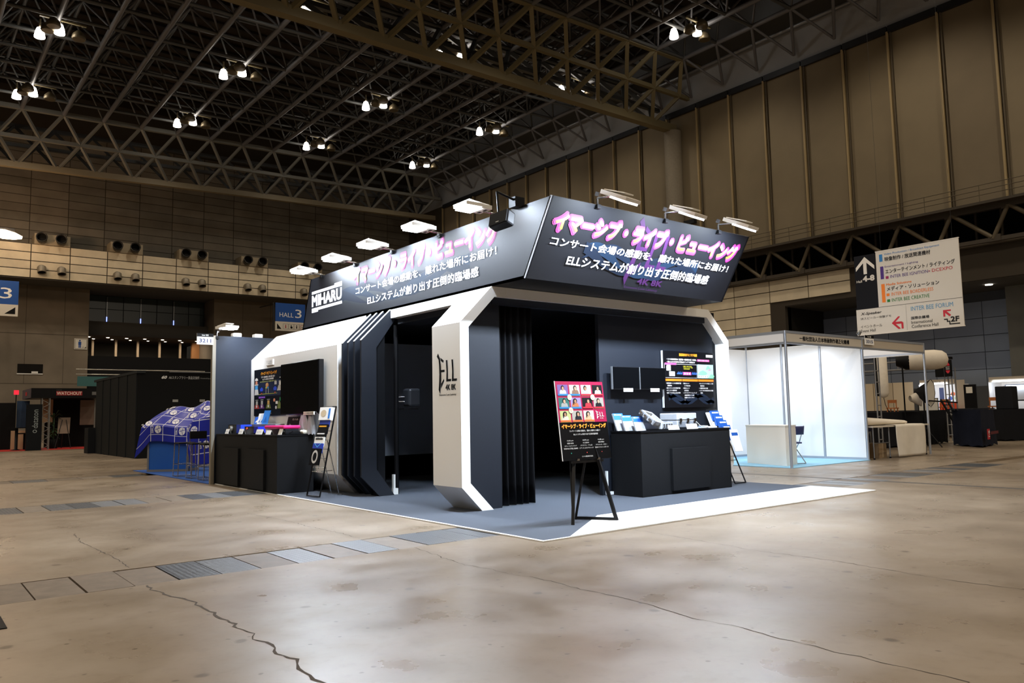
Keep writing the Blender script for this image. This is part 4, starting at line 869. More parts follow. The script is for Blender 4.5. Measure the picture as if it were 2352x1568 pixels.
spec = [('7a5aa0', 'd9d6cf', 'b'), ('c9beb4', '8e6a52', 'b'), ('cfcac2', 'b9bcc6', 'r'), ('0d0d10', 'd9dcdf', 'r'), ('1f6f66', 'aab0ac', 'b'), ('a58fc4', 'c97a44', 'b'), ('0c0b0d', 'c7273a', 'r'), ('b0aba2', '1b1b20', 'r'), ('c8d08a', 'e3ddca', 'o'), ('b9b4aa', '23232b', 'o'), ('e9e0d2', 'e2b98e', 'o')]
cap_c = {'b': M('2786c8', .5), 'r': M('d7263a', .5), 'o': M('ea7430', .5)}
b = MB(hair)
for i, (bg, cl, cp_) in enumerate(spec):
    c_, r_ = i % 4, i // 4; a = .025 + .170 * c_; y0 = .685 - .142 * r_; w_, h_ = .150, .125
    b.use(M(bg, .6)).rect(EB, a, y0, a + w_, y0 + h_, .0022)
    cx = a + w_ * (.5 + .08 * math.sin(i * 2.3)); b.use(M(cl, .6)).shape(EB, [(cx - .05, y0 + .025), (cx + .05, y0 + .025), (cx + .042, y0 + .06), (cx + .015, y0 + .072), (cx - .015, y0 + .072), (cx - .042, y0 + .06)], .0028)
    b.use(hair).disc(EB, cx, y0 + .09, .024 if i not in (5, 8, 9, 10) else .03, .028, .003, 14); b.use(skin[i % 3]).disc(EB, cx + .003, y0 + .084, .016, .021, .0036, 12)
    if i in (5, 8, 9, 10): b.use(hair).rect(EB, cx - .03, y0 + .05, cx - .018, y0 + .09, .0037)
    b.use(cap_c[cp_]).rect(EB, a, y0 + .006, a + w_, y0 + .024, .004)
b.build('portrait_print', ev)
b = MB(M('f4e6cf', .5)); [b.disc(EB, a, q, .032, .032, .005) for a, q in ((.185, .672), (.525, .672), (.185, .530 - .0))]; b.build('date_disc', ev)
for a, q, s in ((.185, .672, '13日'), (.525, .672, '15日'), (.185, .530, '14日')): text(s, EB, a - .02, q - .002, a + .02, q + .014, M('b9a58c', .5), ev, c=.0065); text('水' if s[1] == '3' else '金' if s[1] == '5' else '木', EB, a - .006, q - .02, a + .006, q - .008, M('4a3f36', .5), ev, c=.0065)
b = MB(w_ink); ell(b, EB, .545, .435, .12, .09, .003); b.build('logo', ev); text('4K 8K', EB, .60, .433, .655, .446, w_ink, ev)
for g_, mm, bo, cc in ((.005, M('c4541a', .5), .10, .003), (0, M('ffc53a', .5), .05, .0042)): text(T1, EB, .03 - g_, .335 - g_, .675 + g_, .382 + g_, mm, ev, bold=bo, c=cc)
text(T2, EB, .13, .298, .58, .318, w_ink, ev); text(T3, EB, .185, .262, .54, .281, w_ink, ev)
for k, (h1, l1, l2, l3) in enumerate((('13(水) pm', '南国の音色', 'スティールパンバンド', 'WAIWAI STEEL BAND'), ('14(木) pm', '美しき三重奏の調べ', 'バイオリン・チェロ', 'ピアノによるクラシック'), ('15(金) pm', '情熱の夢踊る', 'フラメンコ・ギター', '魅惑のフラメンコダンス'))):
    x = .125 + .225 * k
    text(h1, EB, x - .045, .198, x + .045, .216, w_ink, ev); text(l1, EB, x - .045, .172, x + .045, .187, w_ink, ev); text(l2, EB, x - .085, .145, x + .085, .16, w_ink, ev); text(l3, EB, x - .1, .117, x + .1, .132, w_ink, ev)
b = MB(M('2aa88a', .5)); b.disc(EB, .125, .075, .006, .006, .003); b.use(M('d8453a', .5)).disc(EB, .35, .075, .006, .006, .003).disc(EB, .57, .075, .005, .005, .003); b.build('colour_dot', ev)
text('ミハル通信株式会社', EB, .27, .028, .43, .043, w_ink, ev)

# ------------------------------------------------------------------ shell-scheme booths on the right
aluo = M('b3bac6', .35, .55); shw = M('eef0f4', .45); beige = M('b7ad9d', .6)
X0, X1, X2, YF, YBk = 13.67, 16.64, 19.62, 8.58, 11.55
sh = thing('shell_booth', 'bright white system-panel booth with pale blue carpet and name board', 'booth', (X0, YF, 0))
def post(t, x, y, h=2.68): b = MB(aluo); b.tube((x, y, 0), (x, y, h), .028, 8); b.build('post', t)
for x, y in ((X0, YF), (X1, YF), (X1, YBk), (X0, YBk)): post(sh, x, y)
for k in range(3):
    piece('wall_panel', shw, (X1 - .02, YF + .03 + .99 * k, .06), (X1 + .01, YF + .99 * (k + 1) - .03, 2.62), sh); piece('wall_panel', shw, (X0 + .99 * k + .03, YBk - .01, .06), (X0 + .99 * (k + 1) - .03, YBk + .02, 2.62), sh)
    if k: post(sh, X1 - .01, YF + .99 * k); post(sh, X0 + .99 * k, YBk)
for lo, hi in (((X1 - .03, YF, .012), (X1 + .02, YBk, .06)), ((X0, YBk - .02, .012), (X1, YBk + .03, .06)), ((X0, YF - .02, 2.63), (X1, YF + .02, 2.68)), ((X0, YF - .02, 2.42), (X1, YF + .02, 2.46)), ((X0 - .02, YF, 2.63), (X0 + .02, YBk, 2.68)), ((X0 - .02, YF, 2.42), (X0 + .02, YBk, 2.46))): piece('rail', aluo, lo, hi, sh)
b = MB(M('c4bcae', .6)); b.box((X0 + .03, YF - .012, 2.46), (X1 - .03, YF + .012, 2.63)); nb = b.build('name_board', sh)
text('一般社団法人日本映画制作適正化機構', PL((X0, YF - .012, 2.46), (1, 0, 0), (0, 0, 1)), .49, .035, 2.42, .135, ink, nb, bold=.03)
b = MB(shw); b.box((X0 - .012, YF + .03, 2.46), (X0 + .012, YBk - .03, 2.63)); b.build('side_board', sh)
b = MB(M('8ec4e6', .9, noise=.08, nscale=120)); b.box((X0 - .02, YF - .03, 0), (X1 + .02, YBk, .012)); tag(b.build('blue_carpet'), 'pale blue carpet of the bright white booth', 'carpet')
b = MB(M('e8dfc8', .4)); b.lathe([(.05, 0), (.07, -.1), (.065, -.12)], (14.0, 11.2, 2.52), n=12); b.tube((14.0, 11.2, 2.52), (14.0, 11.5, 2.6), .012); tag(b.build('spot_can'), 'small cream spotlight can under the side board of the bright booth', 'spotlight')
ct = thing('reception_counter', 'white reception counter box inside the bright booth', 'counter', (14.1, 9.5, .012))
cpl = PL((13.97, 8.87, .012), (-.33, -.0, 0), (0, 0, 1)); du = V((.33, .944, 0)).normalized(); dv_ = V((.944, -.33, 0)).normalized(); dv_ = V((.95, .22, 0)).normalized()
b = MB(M('f3f1ea', .45)); q0 = V((13.98, 8.88, .012)); b.prism([q0, q0 + du * 1.28, q0 + du * 1.28 + dv_ * .62, q0 + dv_ * .62], (0, 0, .78)); b.build('body', ct)
b = MB(M('e6e4dc', .4)); q1 = q0 + V((0, 0, .78)) - du * .01 - dv_ * .01; b.prism([q1, q1 + du * 1.30, q1 + du * 1.30 + dv_ * .64, q1 + dv_ * .64], (0, 0, .025)); b.build('top', ct)
b = MB(M('e2ded2', .5)); q2 = q0 + dv_ * .30 - du * .006; b.prism([q2 + V((0, 0, .02)), q2 + dv_ * .31 + V((0, 0, .02)), q2 + dv_ * .31 + V((0, 0, .76)), q2 + V((0, 0, .76))], du * .004); b.build('side_door', ct)
def folding_chair(name, label, loc, ang, group, seatcol='26305e'):
    t = thing(name, label, 'chair', loc, group); L = V(loc); c, s = math.cos(rad(ang)), math.sin(rad(ang))
    P = lambda x, y, z: L + V((c * x - s * y, s * x + c * y, z))
    b = MB(M(seatcol, .6)); b.add([P(-.2, -.2, .43), P(.2, -.2, .43), P(.2, .2, .41), P(-.2, .2, .41), P(-.2, -.2, .46), P(.2, -.2, .46), P(.2, .2, .44), P(-.2, .2, .44)], [(0, 3, 2, 1), (4, 5, 6, 7), (0, 1, 5, 4), (1, 2, 6, 5), (2, 3, 7, 6), (3, 0, 4, 7)]); b.build('seat', t, bevel=.01)
    b = MB(M(seatcol, .6)); b.grid(lambda u_, v_: P(-.2 + .4 * u_, .24 + .03 * v_ - .05 * math.sin(math.pi * u_) * -1, .60 + .17 * v_), 8, 3); b.build('backrest', t, solid=.03)
    for sx in (-.21, .21):
        b = MB(chrome); b.path([P(sx, -.26, 0.01), P(sx, .10, .44), P(sx, .26, .78)], .011); b.build('leg', t)
        b = MB(chrome); b.path([P(sx * .9, .30, 0.01), P(sx * .9, -.12, .43)], .011); b.build('leg', t)
    b = MB(chrome); b.path([P(-.21, -.26, .012), P(.21, -.26, .012)], .01); b.path([P(-.19, .30, .012), P(.19, .30, .012)], .01); b.build('floor_bar', t)
    return t
folding_chair('folding_chair', 'navy folding chair behind the white reception counter', (14.72, 9.30, .012), 160, 'navy folding chairs')
sh2 = thing('shell_booth', 'open shell booth with beige name board and clutter under it', 'booth', (X2, YF, 0))
post(sh2, X2, YF); post(sh2, X2, YBk)
for lo, hi in (((X1, YF - .02, 2.63), (X2, YF + .02, 2.68)), ((X1, YF - .02, 2.42), (X2, YF + .02, 2.46)), ((X2 - .02, YF, 2.63), (X2 + .02, YBk, 2.68)), ((X2 - .02, YF, 2.42), (X2 + .02, YBk, 2.46)), ((X1, YF - .01, .72), (X2, YF + .0, .73))): piece('rail', aluo, lo, hi, sh2)
b = MB(beige); b.box((X1 + .03, YF - .012, 2.46), (X2 - .03, YF + .012, 2.63)); b.build('name_board', sh2)
b = MB(shw); b.box((X2 - .012, YF + .03, 2.40), (X2 + .012, YBk - .03, 2.63)); b.build('side_board', sh2)
number_plate(16.70, 8.53, 2.52, .40, .21, '3315', 'white booth number plate 3315 hanging under the big direction sign', None)
b = MB(steel); b.lathe([(.03, -.05), (.05, 0), (.03, .05)], (16.4, 8.5, 2.76), n=10); b.path([(16.45, 8.52, 2.70), (16.41, 8.5, 2.77), (16.3, 8.5, 2.74)], .012); tag(b.build('clip_light'), 'small chrome clip light on top of the name board', 'lamp')
ft = thing('folding_table', 'grey topped folding table under the white cloth', 'table', (18.0, 8.8, 0))
b = MB(M('cfc6b6', .5)); b.box((16.75, 8.50, .70), (19.45, 9.05, .73)); b.build('top', ft)
for x in (16.9, 17.62, 19.40):
    for y in (8.58, 9.0): b = MB(steel); b.tube((x, y, 0), (x, y, .70), .016); b.use(black).tube((x, y, 0), (x, y, .03), .022); b.build('leg', ft)
b = MB(steel); b.path([(16.9, 8.58, .35), (17.62, 8.58, .35)], .01); b.path([(16.9, 9.0, .3), (17.62, 9.0, .3)], .01); b.build('stretcher', ft)
clm = M('ddd6c8', .7, noise=.05, nscale=5); b = MB(clm)
def clothfn(s, t):
    x = 17.70 + 1.42 * s + .06 * (t - .4) * (1 - 2 * s) * 0 ; k = t * 1.35
    if k < .5: return (x, 8.47 + .4 * (1 - k / .5), .742)
    d = (k - .5) / .85; return (x + .04 * math.sin(4 * d) * (s - .5) + .05 * d * (1 - s) , 8.455 - .02 * math.sin(2 * math.pi * s * 1.5) * d, .738 - .715 * d + .02 * abs(s - .5) * d)
b.grid(clothfn, 30, 24); tag(b.build('white_cloth', None, solid=.004), 'creased white cloth draped over the folding table', 'cloth')
b = MB(M('e6ddcd', .6)); b.grid(lambda s, t: (16.75 + 1.9 * s, 8.8 + .17 * math.cos(2 * math.pi * t), .835 - .05 * s + (.10 - .05 * s) * math.sin(2 * math.pi * t)), 16, 14); tag(b.build('fabric_roll'), 'long cream rolled fabric lying on the folding table', 'fabric roll')
b = MB(M('8a7355', .7)); b.box((17.40, 8.72, .0), (17.75, 9.1, .33)); o = tag(b.build('cardboard_box'), 'brown cardboard box under the folding table', 'box'); b = MB(M('a89070', .6)); b.box((17.55, 8.715, 0.02), (17.60, 9.1, .334)); b.build('tape', o)
b = MB(M('d9d2c4', .7)); b.grid(lambda s, t: (16.7 + 1.1 * s, 9.3 + .05 * math.sin(9 * s), .05 + .32 * t * (1 - .3 * math.sin(6 * s) ** 2)), 20, 6); tag(b.build('floor_fabric', None, solid=.02), 'pale fabric heap on the floor behind the folding table', 'fabric')
folding_chair('folding_chair', 'folding chair tucked under the table, beside the bright booth', (16.95, 9.15, 0), 185, 'navy folding chairs'); folding_chair('folding_chair', 'folding chair under the table, beside the cardboard box', (17.5, 9.25, 0), 175, 'navy folding chairs')

# ------------------------------------------------------------------ hanging direction sign
hs = thing('hanging_sign', 'large white hanging direction sign with black arrow panel', 'sign', (20, 9.1, 3.05))
HS = PL((20, 10.40, 3.05), (0, -1, 0), (0, 0, 1)); swm = M('d9d4cc', .55)
b = MB(swm); b.obox(HS, 0, 0, -.03, 2.64, .68, 0); b.obox(HS, .61, .68, -.03, 2.64, 2.14, 0); b.build('board', hs); b = MB(M('14161d', .5)); b.obox(HS, .02, .68, -.03, .61, 2.11, 0); b.build('black_panel', hs)
for q_ in ((.60, 2.13, -.035, 2.65, 2.15, .005), (0, -.015, -.035, 2.65, .01, .006)): MB(M('e3ded6', .4)).obox(HS, *q_).build('edge_rail', hs)
b = MB(dsteel); [b.tube(HS.p(a, 2.13, -.015), HS.p(a, 18.8, -.015), .003, 4) for a in (.75, 2.5)]; b.build('hanging_wire', hs)
b = MB(M('e6e2da', .5)); b.shape(HS, [(.31, 2.06), (.06, 1.80), (.06, 1.70), (.265, 1.90), (.265, 1.60), (.355, 1.60), (.355, 1.90), (.56, 1.70), (.56, 1.80)]); b.build('arrow', hs)
text('Hall', HS, .06, 1.39, .21, 1.455, swm, hs, bold=.02); text('4-8', HS, .23, 1.40, .55, 1.56, swm, hs, bold=.05)
cv = {'b': M('2b7fc4', .5), 'p': M('4b2a84', .5), 'o': M('f2822a', .5), 'm': M('9c1f5a', .5), 'g': M('1f7d38', .5), 'k': M('222226', .5), 'r': M('c51f35', .5), 's': M('5a9bc8', .5)}
b = MB(cv['b']); b.rect(HS, .70, 1.86, .785, 2.05).use(cv['p']).rect(HS, .71, 1.40, .795, 1.73).use(cv['o']).rect(HS, .71, .79, .80, 1.27).rect(HS, .83, .94, .91, 1.01).use(cv['m']).rect(HS, .84, 1.39, .915, 1.46).use(cv['g']).rect(HS, .84, .785, .915, .855); b.build('colour_block', hs)
b = MB(cv['k']); b.rect(HS, 0, .675, 2.64, .683); b.use(M('a5a09a', .5)).rect(HS, 1.295, .02, 1.302, .67); b.build('divider', hs)
for s, a0, b0, a1, b1, k, bo in (('Video Production / Broadcast Equipment', .83, 2.0, 2.2, 2.065, 'b', .0), ('映像制作 / 放送関連機材', .84, 1.85, 1.98, 1.965, 'k', .02), ('Entertainment / Lighting', .83, 1.675, 1.67, 1.735, 'p', 0), ('エンターテインメント / ライティング', .84, 1.525, 2.53, 1.64, 'k', .02), ('INTER BEE IGNITION', .96, 1.395, 1.89, 1.475, 'p', .01), ('×', 1.90, 1.41, 1.95, 1.45, 'm', 0), ('DCEXPO', 1.99, 1.395, 2.47, 1.475, 'r', 0), ('Media Solutions', .84, 1.21, 1.48, 1.27, 'o', .02), ('メディア・ソリューション', .85, 1.07, 2.14, 1.18, 'k', .02), ('INTER BEE BORDERLESS', .96, .935, 1.99, 1.02, 'o', 0), ('INTER BEE CREATIVE', .96, .78, 1.89, .87, 'g', .01), ('INTER BEE FORUM', 1.42, .49, 2.42, .60, 's', 0), ('X-Speaker', .12, .50, .68, .59, 'k', .02), ('SRスピーカー体験デモ', .11, .395, .92, .46, 'k', .01), ('イベントホール', .10, .175, .67, .25, 'k', .01), ('Event Hall', .10, .065, .49, .14, 'k', .01), ('国際会議場', 1.41, .27, 1.85, .345, 'k', .02), ('International', 1.41, .16, 1.92, .235, 'k', .01), ('Conference Hall', 1.41, .055, 2.05, .135, 'k', .01), ('2F', 2.34, .115, 2.54, .25, 'k', .04)):
    text(s, HS, a0, b0, a1, b1, cv[k], hs, bold=bo, c=.005, shear=.25 if s in ('X-Speaker',) else 0)
b = MB(cv['r']); b.shape(HS, [(.92, .23), (1.09, .39), (1.13, .39), (1.13, .37), (1.01, .255), (1.17, .255), (1.21, .225), (1.21, .07), (1.16, .07), (1.16, .2), (1.02, .2), (1.13, .09), (1.13, .07), (1.08, .07)])
b.shape(HS, [(2.18, .42), (2.36, .42), (2.36, .385), (2.26, .385), (2.36, .285), (2.32, .255), (2.225, .35), (2.225, .26), (2.18, .26)]); b.build('red_arrow', hs)
b = MB(cv['k']); b.shape(HS, [(2.19, .18), (2.19, .205), (2.275, .205), (2.275, .15), (2.33, .15), (2.33, .08), (2.55, .08), (2.55, .055), (2.305, .055), (2.305, .125), (2.25, .125), (2.25, .18)]); b.build('stair_symbol', hs)

# ------------------------------------------------------------------ gear and booths behind on the right
def draped(name, label, pts, h, m, group=None, flare=.06):
    b = MB(m); n = len(pts); c = sum((V((*p, 0)) for p in pts), V()) / n; seg = []
    for i in range(n):
        a, d = V((*pts[i], 0)), V((*pts[(i + 1) % n], 0))
        for k in range(8): seg.append(a.lerp(d, k / 8))
    N = len(seg)
    def fn(s, t):
        i = int(round(s * N)) % N; p = seg[i]; o = (p - c).normalized()
        return tuple(p + o * (flare * t * (.5 + .5 * math.sin(i * 1.7))) + V((0, 0, h * (1 - t) + (.03 + .03 * math.sin(i * 2.1)) * t)))
    b.grid(fn, N, 5); b.poly([tuple(p + V((0, 0, h))) for p in seg]); o = b.build(name); tag(o, label, 'covered counter', group); return o
dkc = M('15161b', .8, noise=.1, nscale=6); nvc = M('171c2b', .75, noise=.12, nscale=5)
draped('covered_counter', 'long black draped counter behind the open shell booth', [(20.6, 10.7), (24.1, 10.7), (24.1, 11.5), (20.6, 11.5)], 1.0, dkc)
draped('covered_counter', 'black draped counter beside the truss tower', [(24.3, 10.65), (25.75, 10.75), (25.7, 11.5), (24.3, 11.5)], 1.0, dkc)
nc = draped('covered_trolley', 'navy cloth covered trolley with a red label', [(23.15, 8.75), (25.0, 9.1), (26.1, 10.2), (24.1, 9.85)], 1.02, nvc)
pl = PL((23.10, 8.66, .0), (1.85, .35, 0), (0, 0, 1)); b = MB(M('c02434', .6)); b.rect(pl, .06, .22, .44, .50, .05); b.use(M('5a1a24', .6)).rect(pl, .55, .34, 1.7, .42, .05); b.build('red_label', nc); text('T/B', pl, .14, .26, .36, .46, paper, nc, c=.065, turn=1)
b = MB(M('22242a', .5)); b.box((23.9, 9.2, 1.03), (25.4, 9.9, 1.06)); tag(b.build('flat_case'), 'flat dark case lying on the navy covered trolley', 'case')
draped('covered_trolley', 'black cloth covered trolley carrying the covered monitor', [(27.6, 9.75), (29.6, 9.2), (30.2, 10.3), (28.2, 10.8)], 1.0, dkc)
draped('covered_counter', 'long dark counter below the far bright stands', [(31.0, 9.0), (32.0, 9.0), (32.0, 17.5), (31.0, 17.5)], 1.0, dkc)
b = MB(M('1a1b20', .7)); b.box((28.4, 9.75, 1.0), (28.9, 10.25, 1.75)); tag(b.build('cloth_monitor', None, bevel=.03), 'tall black covered monitor standing on the black trolley', 'monitor')
whf = M('d8cfbf', .7, noise=.04, nscale=12)
def stand(t, x, y, h, spread=.45):
    b = MB(black); b.tube((x, y, .35), (x, y, h), .022); b.build('stand_pole', t)
    for k in range(3): a = rad(120 * k + 20); b = MB(black); b.tube((x, y, .55), (x + spread * math.cos(a), y + spread * math.sin(a), .01), .016); b.build('leg', t)
t = thing('lantern_light', 'large white capsule-shaped lantern light lying sideways on a tall stand', 'studio light', (22.7, 10.3, 0))
b = MB(whf); b.lathe([(.2, 0), (.26, .1), (.285, .3), (.285, .75), (.25, .95), (.16, 1.06), (.01, 1.1)], (23.03, 10.6, 2.47), (.41, -.91, 0), 20); b.build('diffuser', t); b = MB(black); b.lathe([(.14, -.25), (.26, 0), (.26, .1)], (23.03, 10.6, 2.47), (.41, -.91, 0), 16); b.build('rear_cap', t); stand(t, 22.86, 10.62, 2.30)
t = thing('tube_light', 'long white tube light hanging upright behind the open shell booth', 'studio light', (21.6, 10.2, 0))
b = MB(whf); b.lathe([(.02, 0), (.11, .04), (.15, .14), (.15, 1.3), (.02, 1.34)], (21.6, 10.6, 1.40), (-.02, 0, 1), 18); b.build('diffuser', t); b = MB(black); b.box((21.42, 10.66, 1.45), (21.48, 10.74, 2.75)); b.tube((21.45, 10.7, 2.75), (21.6, 10.6, 2.75), .02); b.build('rear_bar', t); stand(t, 21.45, 10.72, 2.7, .3); b = MB(black); b.path([(21.6, 10.6, 1.42), (21.64, 10.58, 1.2), (21.72, 10.52, 1.0)], .008); b.build('cable', t)
t = thing('octagon_softbox', 'black octagonal softbox with a pale front on a light stand', 'studio light', (23.3, 10.2, 0))
b = MB(M('101114', .6)); b.lathe([(.08, 0), (.38, .40), (.40, .43)], (23.16, 10.45, 1.54), (.12, -.99, -.05), 8, False); b.build('shade', t); b = MB(M('e4dfd2', .6)); b.lathe([(.001, .42), (.385, .42)], (23.16, 10.45, 1.54), (.12, -.99, -.05), 8, False); b.build('front_cloth', t)
b = MB(whf); b.grid(lambda s, u: (22.95 + .22 * u + .08 * math.cos(6.28 * s), 10.5 - .2 * u + .08 * math.cos(6.28 * s), 1.38 + (.08 + .16 * u) * math.sin(6.28 * s)), 14, 4); b.build('rear_cover', t); stand(t, 22.9, 10.1, 1.5); b = MB(black); b.tube((23.0, 10.0, 1.30), (24.6, 9.9, 1.24), .02); b.build('boom_arm', t)
tt = thing('truss_tower', 'slim grey truss tower carrying a black sign with a red oval', 'truss', (27.1, 11.1, 0))
b = MB(grey)
for dx, dy in ((0, 0), (.28, 0), (0, .22), (.28, .22)): b.tube((27.0 + dx, 10.98 + dy, 0), (27.0 + dx, 10.98 + dy, 2.4), .02, 6)
for k in range(7):
    z = .2 + .33 * k; b.path([(27.0, 10.98, z), (27.0, 11.2, z), (27.28, 11.2, z)], .012)
b.build('frame', tt)
b = MB(black); b.box((26.9, 10.93, 2.10), (26.96, 11.15, 2.64)); b.build('black_sign', tt); pl = PL((26.9, 11.15, 2.10), (0, -1, 0), (0, 0, 1)); b = MB(M('cf2a3c', .5)); b.disc(pl, .11, .28, .075, .18, .004); b.use(black).rect(pl, .03, .20, .19, .35, .006); b.build('red_oval', tt); text('NIHON', pl, .05, .285, .17, .325, paper, tt, c=.009); text('VIDEO', pl, .05, .225, .17, .265, paper, tt, c=.009)
b = MB(black); b.box((26.95, 11.20, 2.10), (27.2, 11.46, 2.46)); b.build('speaker', tt)
b = MB(black); b.box((26.9, 10.95, 2.66), (27.1, 11.05, 2.74)).box((26.95, 11.1, 2.66), (27.1, 11.17, 2.72)); b.build('spotlight', tt)
lad = thing('folding_ladder', 'black folding ladder leaning beside the navy trolley', 'ladder', (25.9, 10.6, 0))
for dy in (0, .18): rod('rail', black, (25.5, 10.1 - dy, .02), (26.0, 10.95 - dy, 1.35), .022, lad, True)
for k in range(5): a = .15 + .18 * k; rod('rung', black, (25.5 + .5 * a, 10.1 + .85 * a, .02 + 1.33 * a), (25.5 + .5 * a, 9.92 + .85 * a, .02 + 1.33 * a), .015, lad, True)
def far_stand(label, y0, y1, zt, txt, side):
    t = thing('far_booth', label, 'booth', (38, (y0 + y1) / 2, 0)); pl = PL((37.0, y1, 0), (0, -1, 0), (0, 0, 1)); w_ = y1 - y0
    b = MB(shw); b.box((38.4, y0, 0), (38.44, y1, zt - .2)); b.box((37.0, y0 - .03, 0), (38.44, y0, zt - .2)); b.box((37.0, y1, 0), (38.44, y1 + .03, zt - .2)); b.build('back_panel', t); b = MB(beige); b.obox(pl, 0, zt - .22, -.02, w_, zt, 0); b.build('name_board', t)
    if side: b = MB(beige); b.box((36.98, y0 - .42, 0), (37.02, y0 - .03, zt - .05)); b.build('side_panel', t)
    if txt: text(txt, pl, w_ * .3, zt - .15, w_ * .62, zt - .07, ink, t, bold=.02)
    return t
t = far_stand('small bright stand with coloured dots and posters below the grey recess', 14.95, 16.45, 2.34, '(有)グループ', True)
fp = PL((38.39, 16.45, 0), (0, -1, 0), (0, 0, 1)); b = MB(M('3a4670', .5)); b.rect(fp, .25, 1.35, .45, 2.0); b.use(M('f27a4a', .5)).disc(fp, .85, 1.7, .09, .09).use(M('4a66c8', .5)).disc(fp, .72, 1.5, .09, .09).use(M('9cc88a', .5)).disc(fp, .98, 1.5, .08, .08).use(M('e8643c', .5)).rect(fp, 1.18, 1.4, 1.48, 2.05).use(paper).rect(fp, 1.21, 1.43, 1.45, 2.02, .005).use(ink).rect(fp, 1.26, 1.9, 1.42, 1.92, .006).rect(fp, 1.26, 1.66, 1.36, 1.70, .006); b.build('wall_poster_print', t)
t = far_stand('bright stand with a dark poster beyond the covered monitor', 11.6, 13.55, 2.34, None, False)
fp = PL((38.39, 13.55, 0), (0, -1, 0), (0, 0, 1)); b = MB(M('1e2a52', .5)); b.rect(fp, .35, 1.35, .6, 1.95); b.use(M('d9a24a', .5)).disc(fp, .5, 1.8, .06, .05, .005).use(paper).rect(fp, .4, 1.4, .55, 1.5, .005); b.build('wall_poster_print', t); b = MB(M('23252c', .4)); b.box((37.0, 12.0, 1.3), (37.05, 12.95, 2.0)); b.use(M('b9bec6', .3)).box((36.98, 12.05, 1.35), (37.0, 12.9, 1.96)); b.build('hung_screen', t)
b = MB(M('dc4a26', .6)); b.box((36.2, 14.75, 0), (36.7, 15.5, .8)); b.box((36.6, 14.75, .8), (36.7, 15.5, 1.32)); tag(b.build('orange_sofa', None, bevel=.06), 'orange red sofa in front of the stand with coloured dots', 'sofa')
wood = M('a3602e', .5)
def stool(x, y, label):
    t = thing('wooden_stool', label, 'stool', (x, y, 0), 'wooden stools'); b = MB(wood); b.box((x - .17, y - .17, 1.08), (x + .17, y + .17, 1.12)); b.build('seat', t)
    for dx in (-.16, .16):
        for dy in (-.16, .16): rod('leg', wood, (x + dx * 1.3, y + dy * 1.3, 0), (x + dx * .8, y + dy * .8, 1.09), .022, t)
    b = MB(wood); b.box((x - .02, y - .17, 1.3), (x + .02, y + .17, 1.42)); b.path([(x, y - .15, 1.1), (x, y - .15, 1.42)], .02); b.path([(x, y + .15, 1.1), (x, y + .15, 1.42)], .02); b.build('backrest', t)
stool(30.4, 11.0, 'wooden bar stool in front of the dark grey wall'); stool(33.6, 14.0, 'wooden bar stool beside the orange sofa'); stool(30.4, 14.6, 'wooden bar stool behind the white framed notice')
t = thing('framed_notice', 'white notice in a thin black frame standing on the black counter', 'notice', (24.6, 10.7, 1)); pl = PL((25.0, 11.2, 1.0), (.62, -.42, 0), (0, 0, 1)); b = MB(black); b.obox(pl, 0, 0, -.02, .66, .40, 0); b.build('frame', t); b = MB(M('d9d6cc', .6)); b.rect(pl, .02, .02, .63, .38); b.use(M('9a968c', .6)); [b.rect(pl, .2, .1 + .05 * k, .45, .105 + .05 * k, .005) for k in range(5)]; b.build('sheet', t)
t = thing('wall_notice', 'black stand with a white sheet against the dark grey wall', 'notice', (36.5, 14.1, 0)); b = MB(black); b.box((36.4, 13.85, 0), (36.45, 14.35, 2.05)); b.build('stand', t); b = MB(M('e4e0d4', .6)); b.box((36.38, 14.0, 1.68), (36.4, 14.25, 1.95)); b.build('sheet', t)
lk = thing('locker_row', 'row of pale beige tall partition panels behind the lantern light', 'partition', (37.5, 19, 0))
for i in range(5): piece('panel', M(('c4b49a', 'b3a48c')[i % 2], .6), (37.5, 17.0 + .95 * i, 0), (37.56, 17.92 + .95 * i, 2.3), lk)
rig = thing('lighting_rig', 'grey overhead rig rail behind the tube light', 'rig', (30, 15, 2.8)); b = MB(grey)
b.tube((30, 13.0, 2.55), (30, 18.5, 2.55), .03); b.tube((30, 13.0, 2.85), (30, 18.5, 2.85), .03); [b.tube((30, 13.2 + .9 * k, 2.55), (30, 13.2 + .9 * k, 2.85), .02) for k in range(6)]; [b.tube((30, y, 0), (30, y, 2.85), .035) for y in (13.1, 18.4)]; b.build('rail', rig)
t = thing('scaffold_mast', 'slim grey lattice mast behind the bright booth wall', 'mast', (20.2, 10.1, 0)); b = MB(grey); [b.tube((20.2 + dx, 10.1, 0), (20.2 + dx, 10.1, 2.5), .018) for dx in (0, .2)]; [b.tube((20.2, 10.1, .3 + .3 * k), (20.4, 10.1, .3 + .3 * k), .012) for k in range(7)]; b.build('lattice', t)

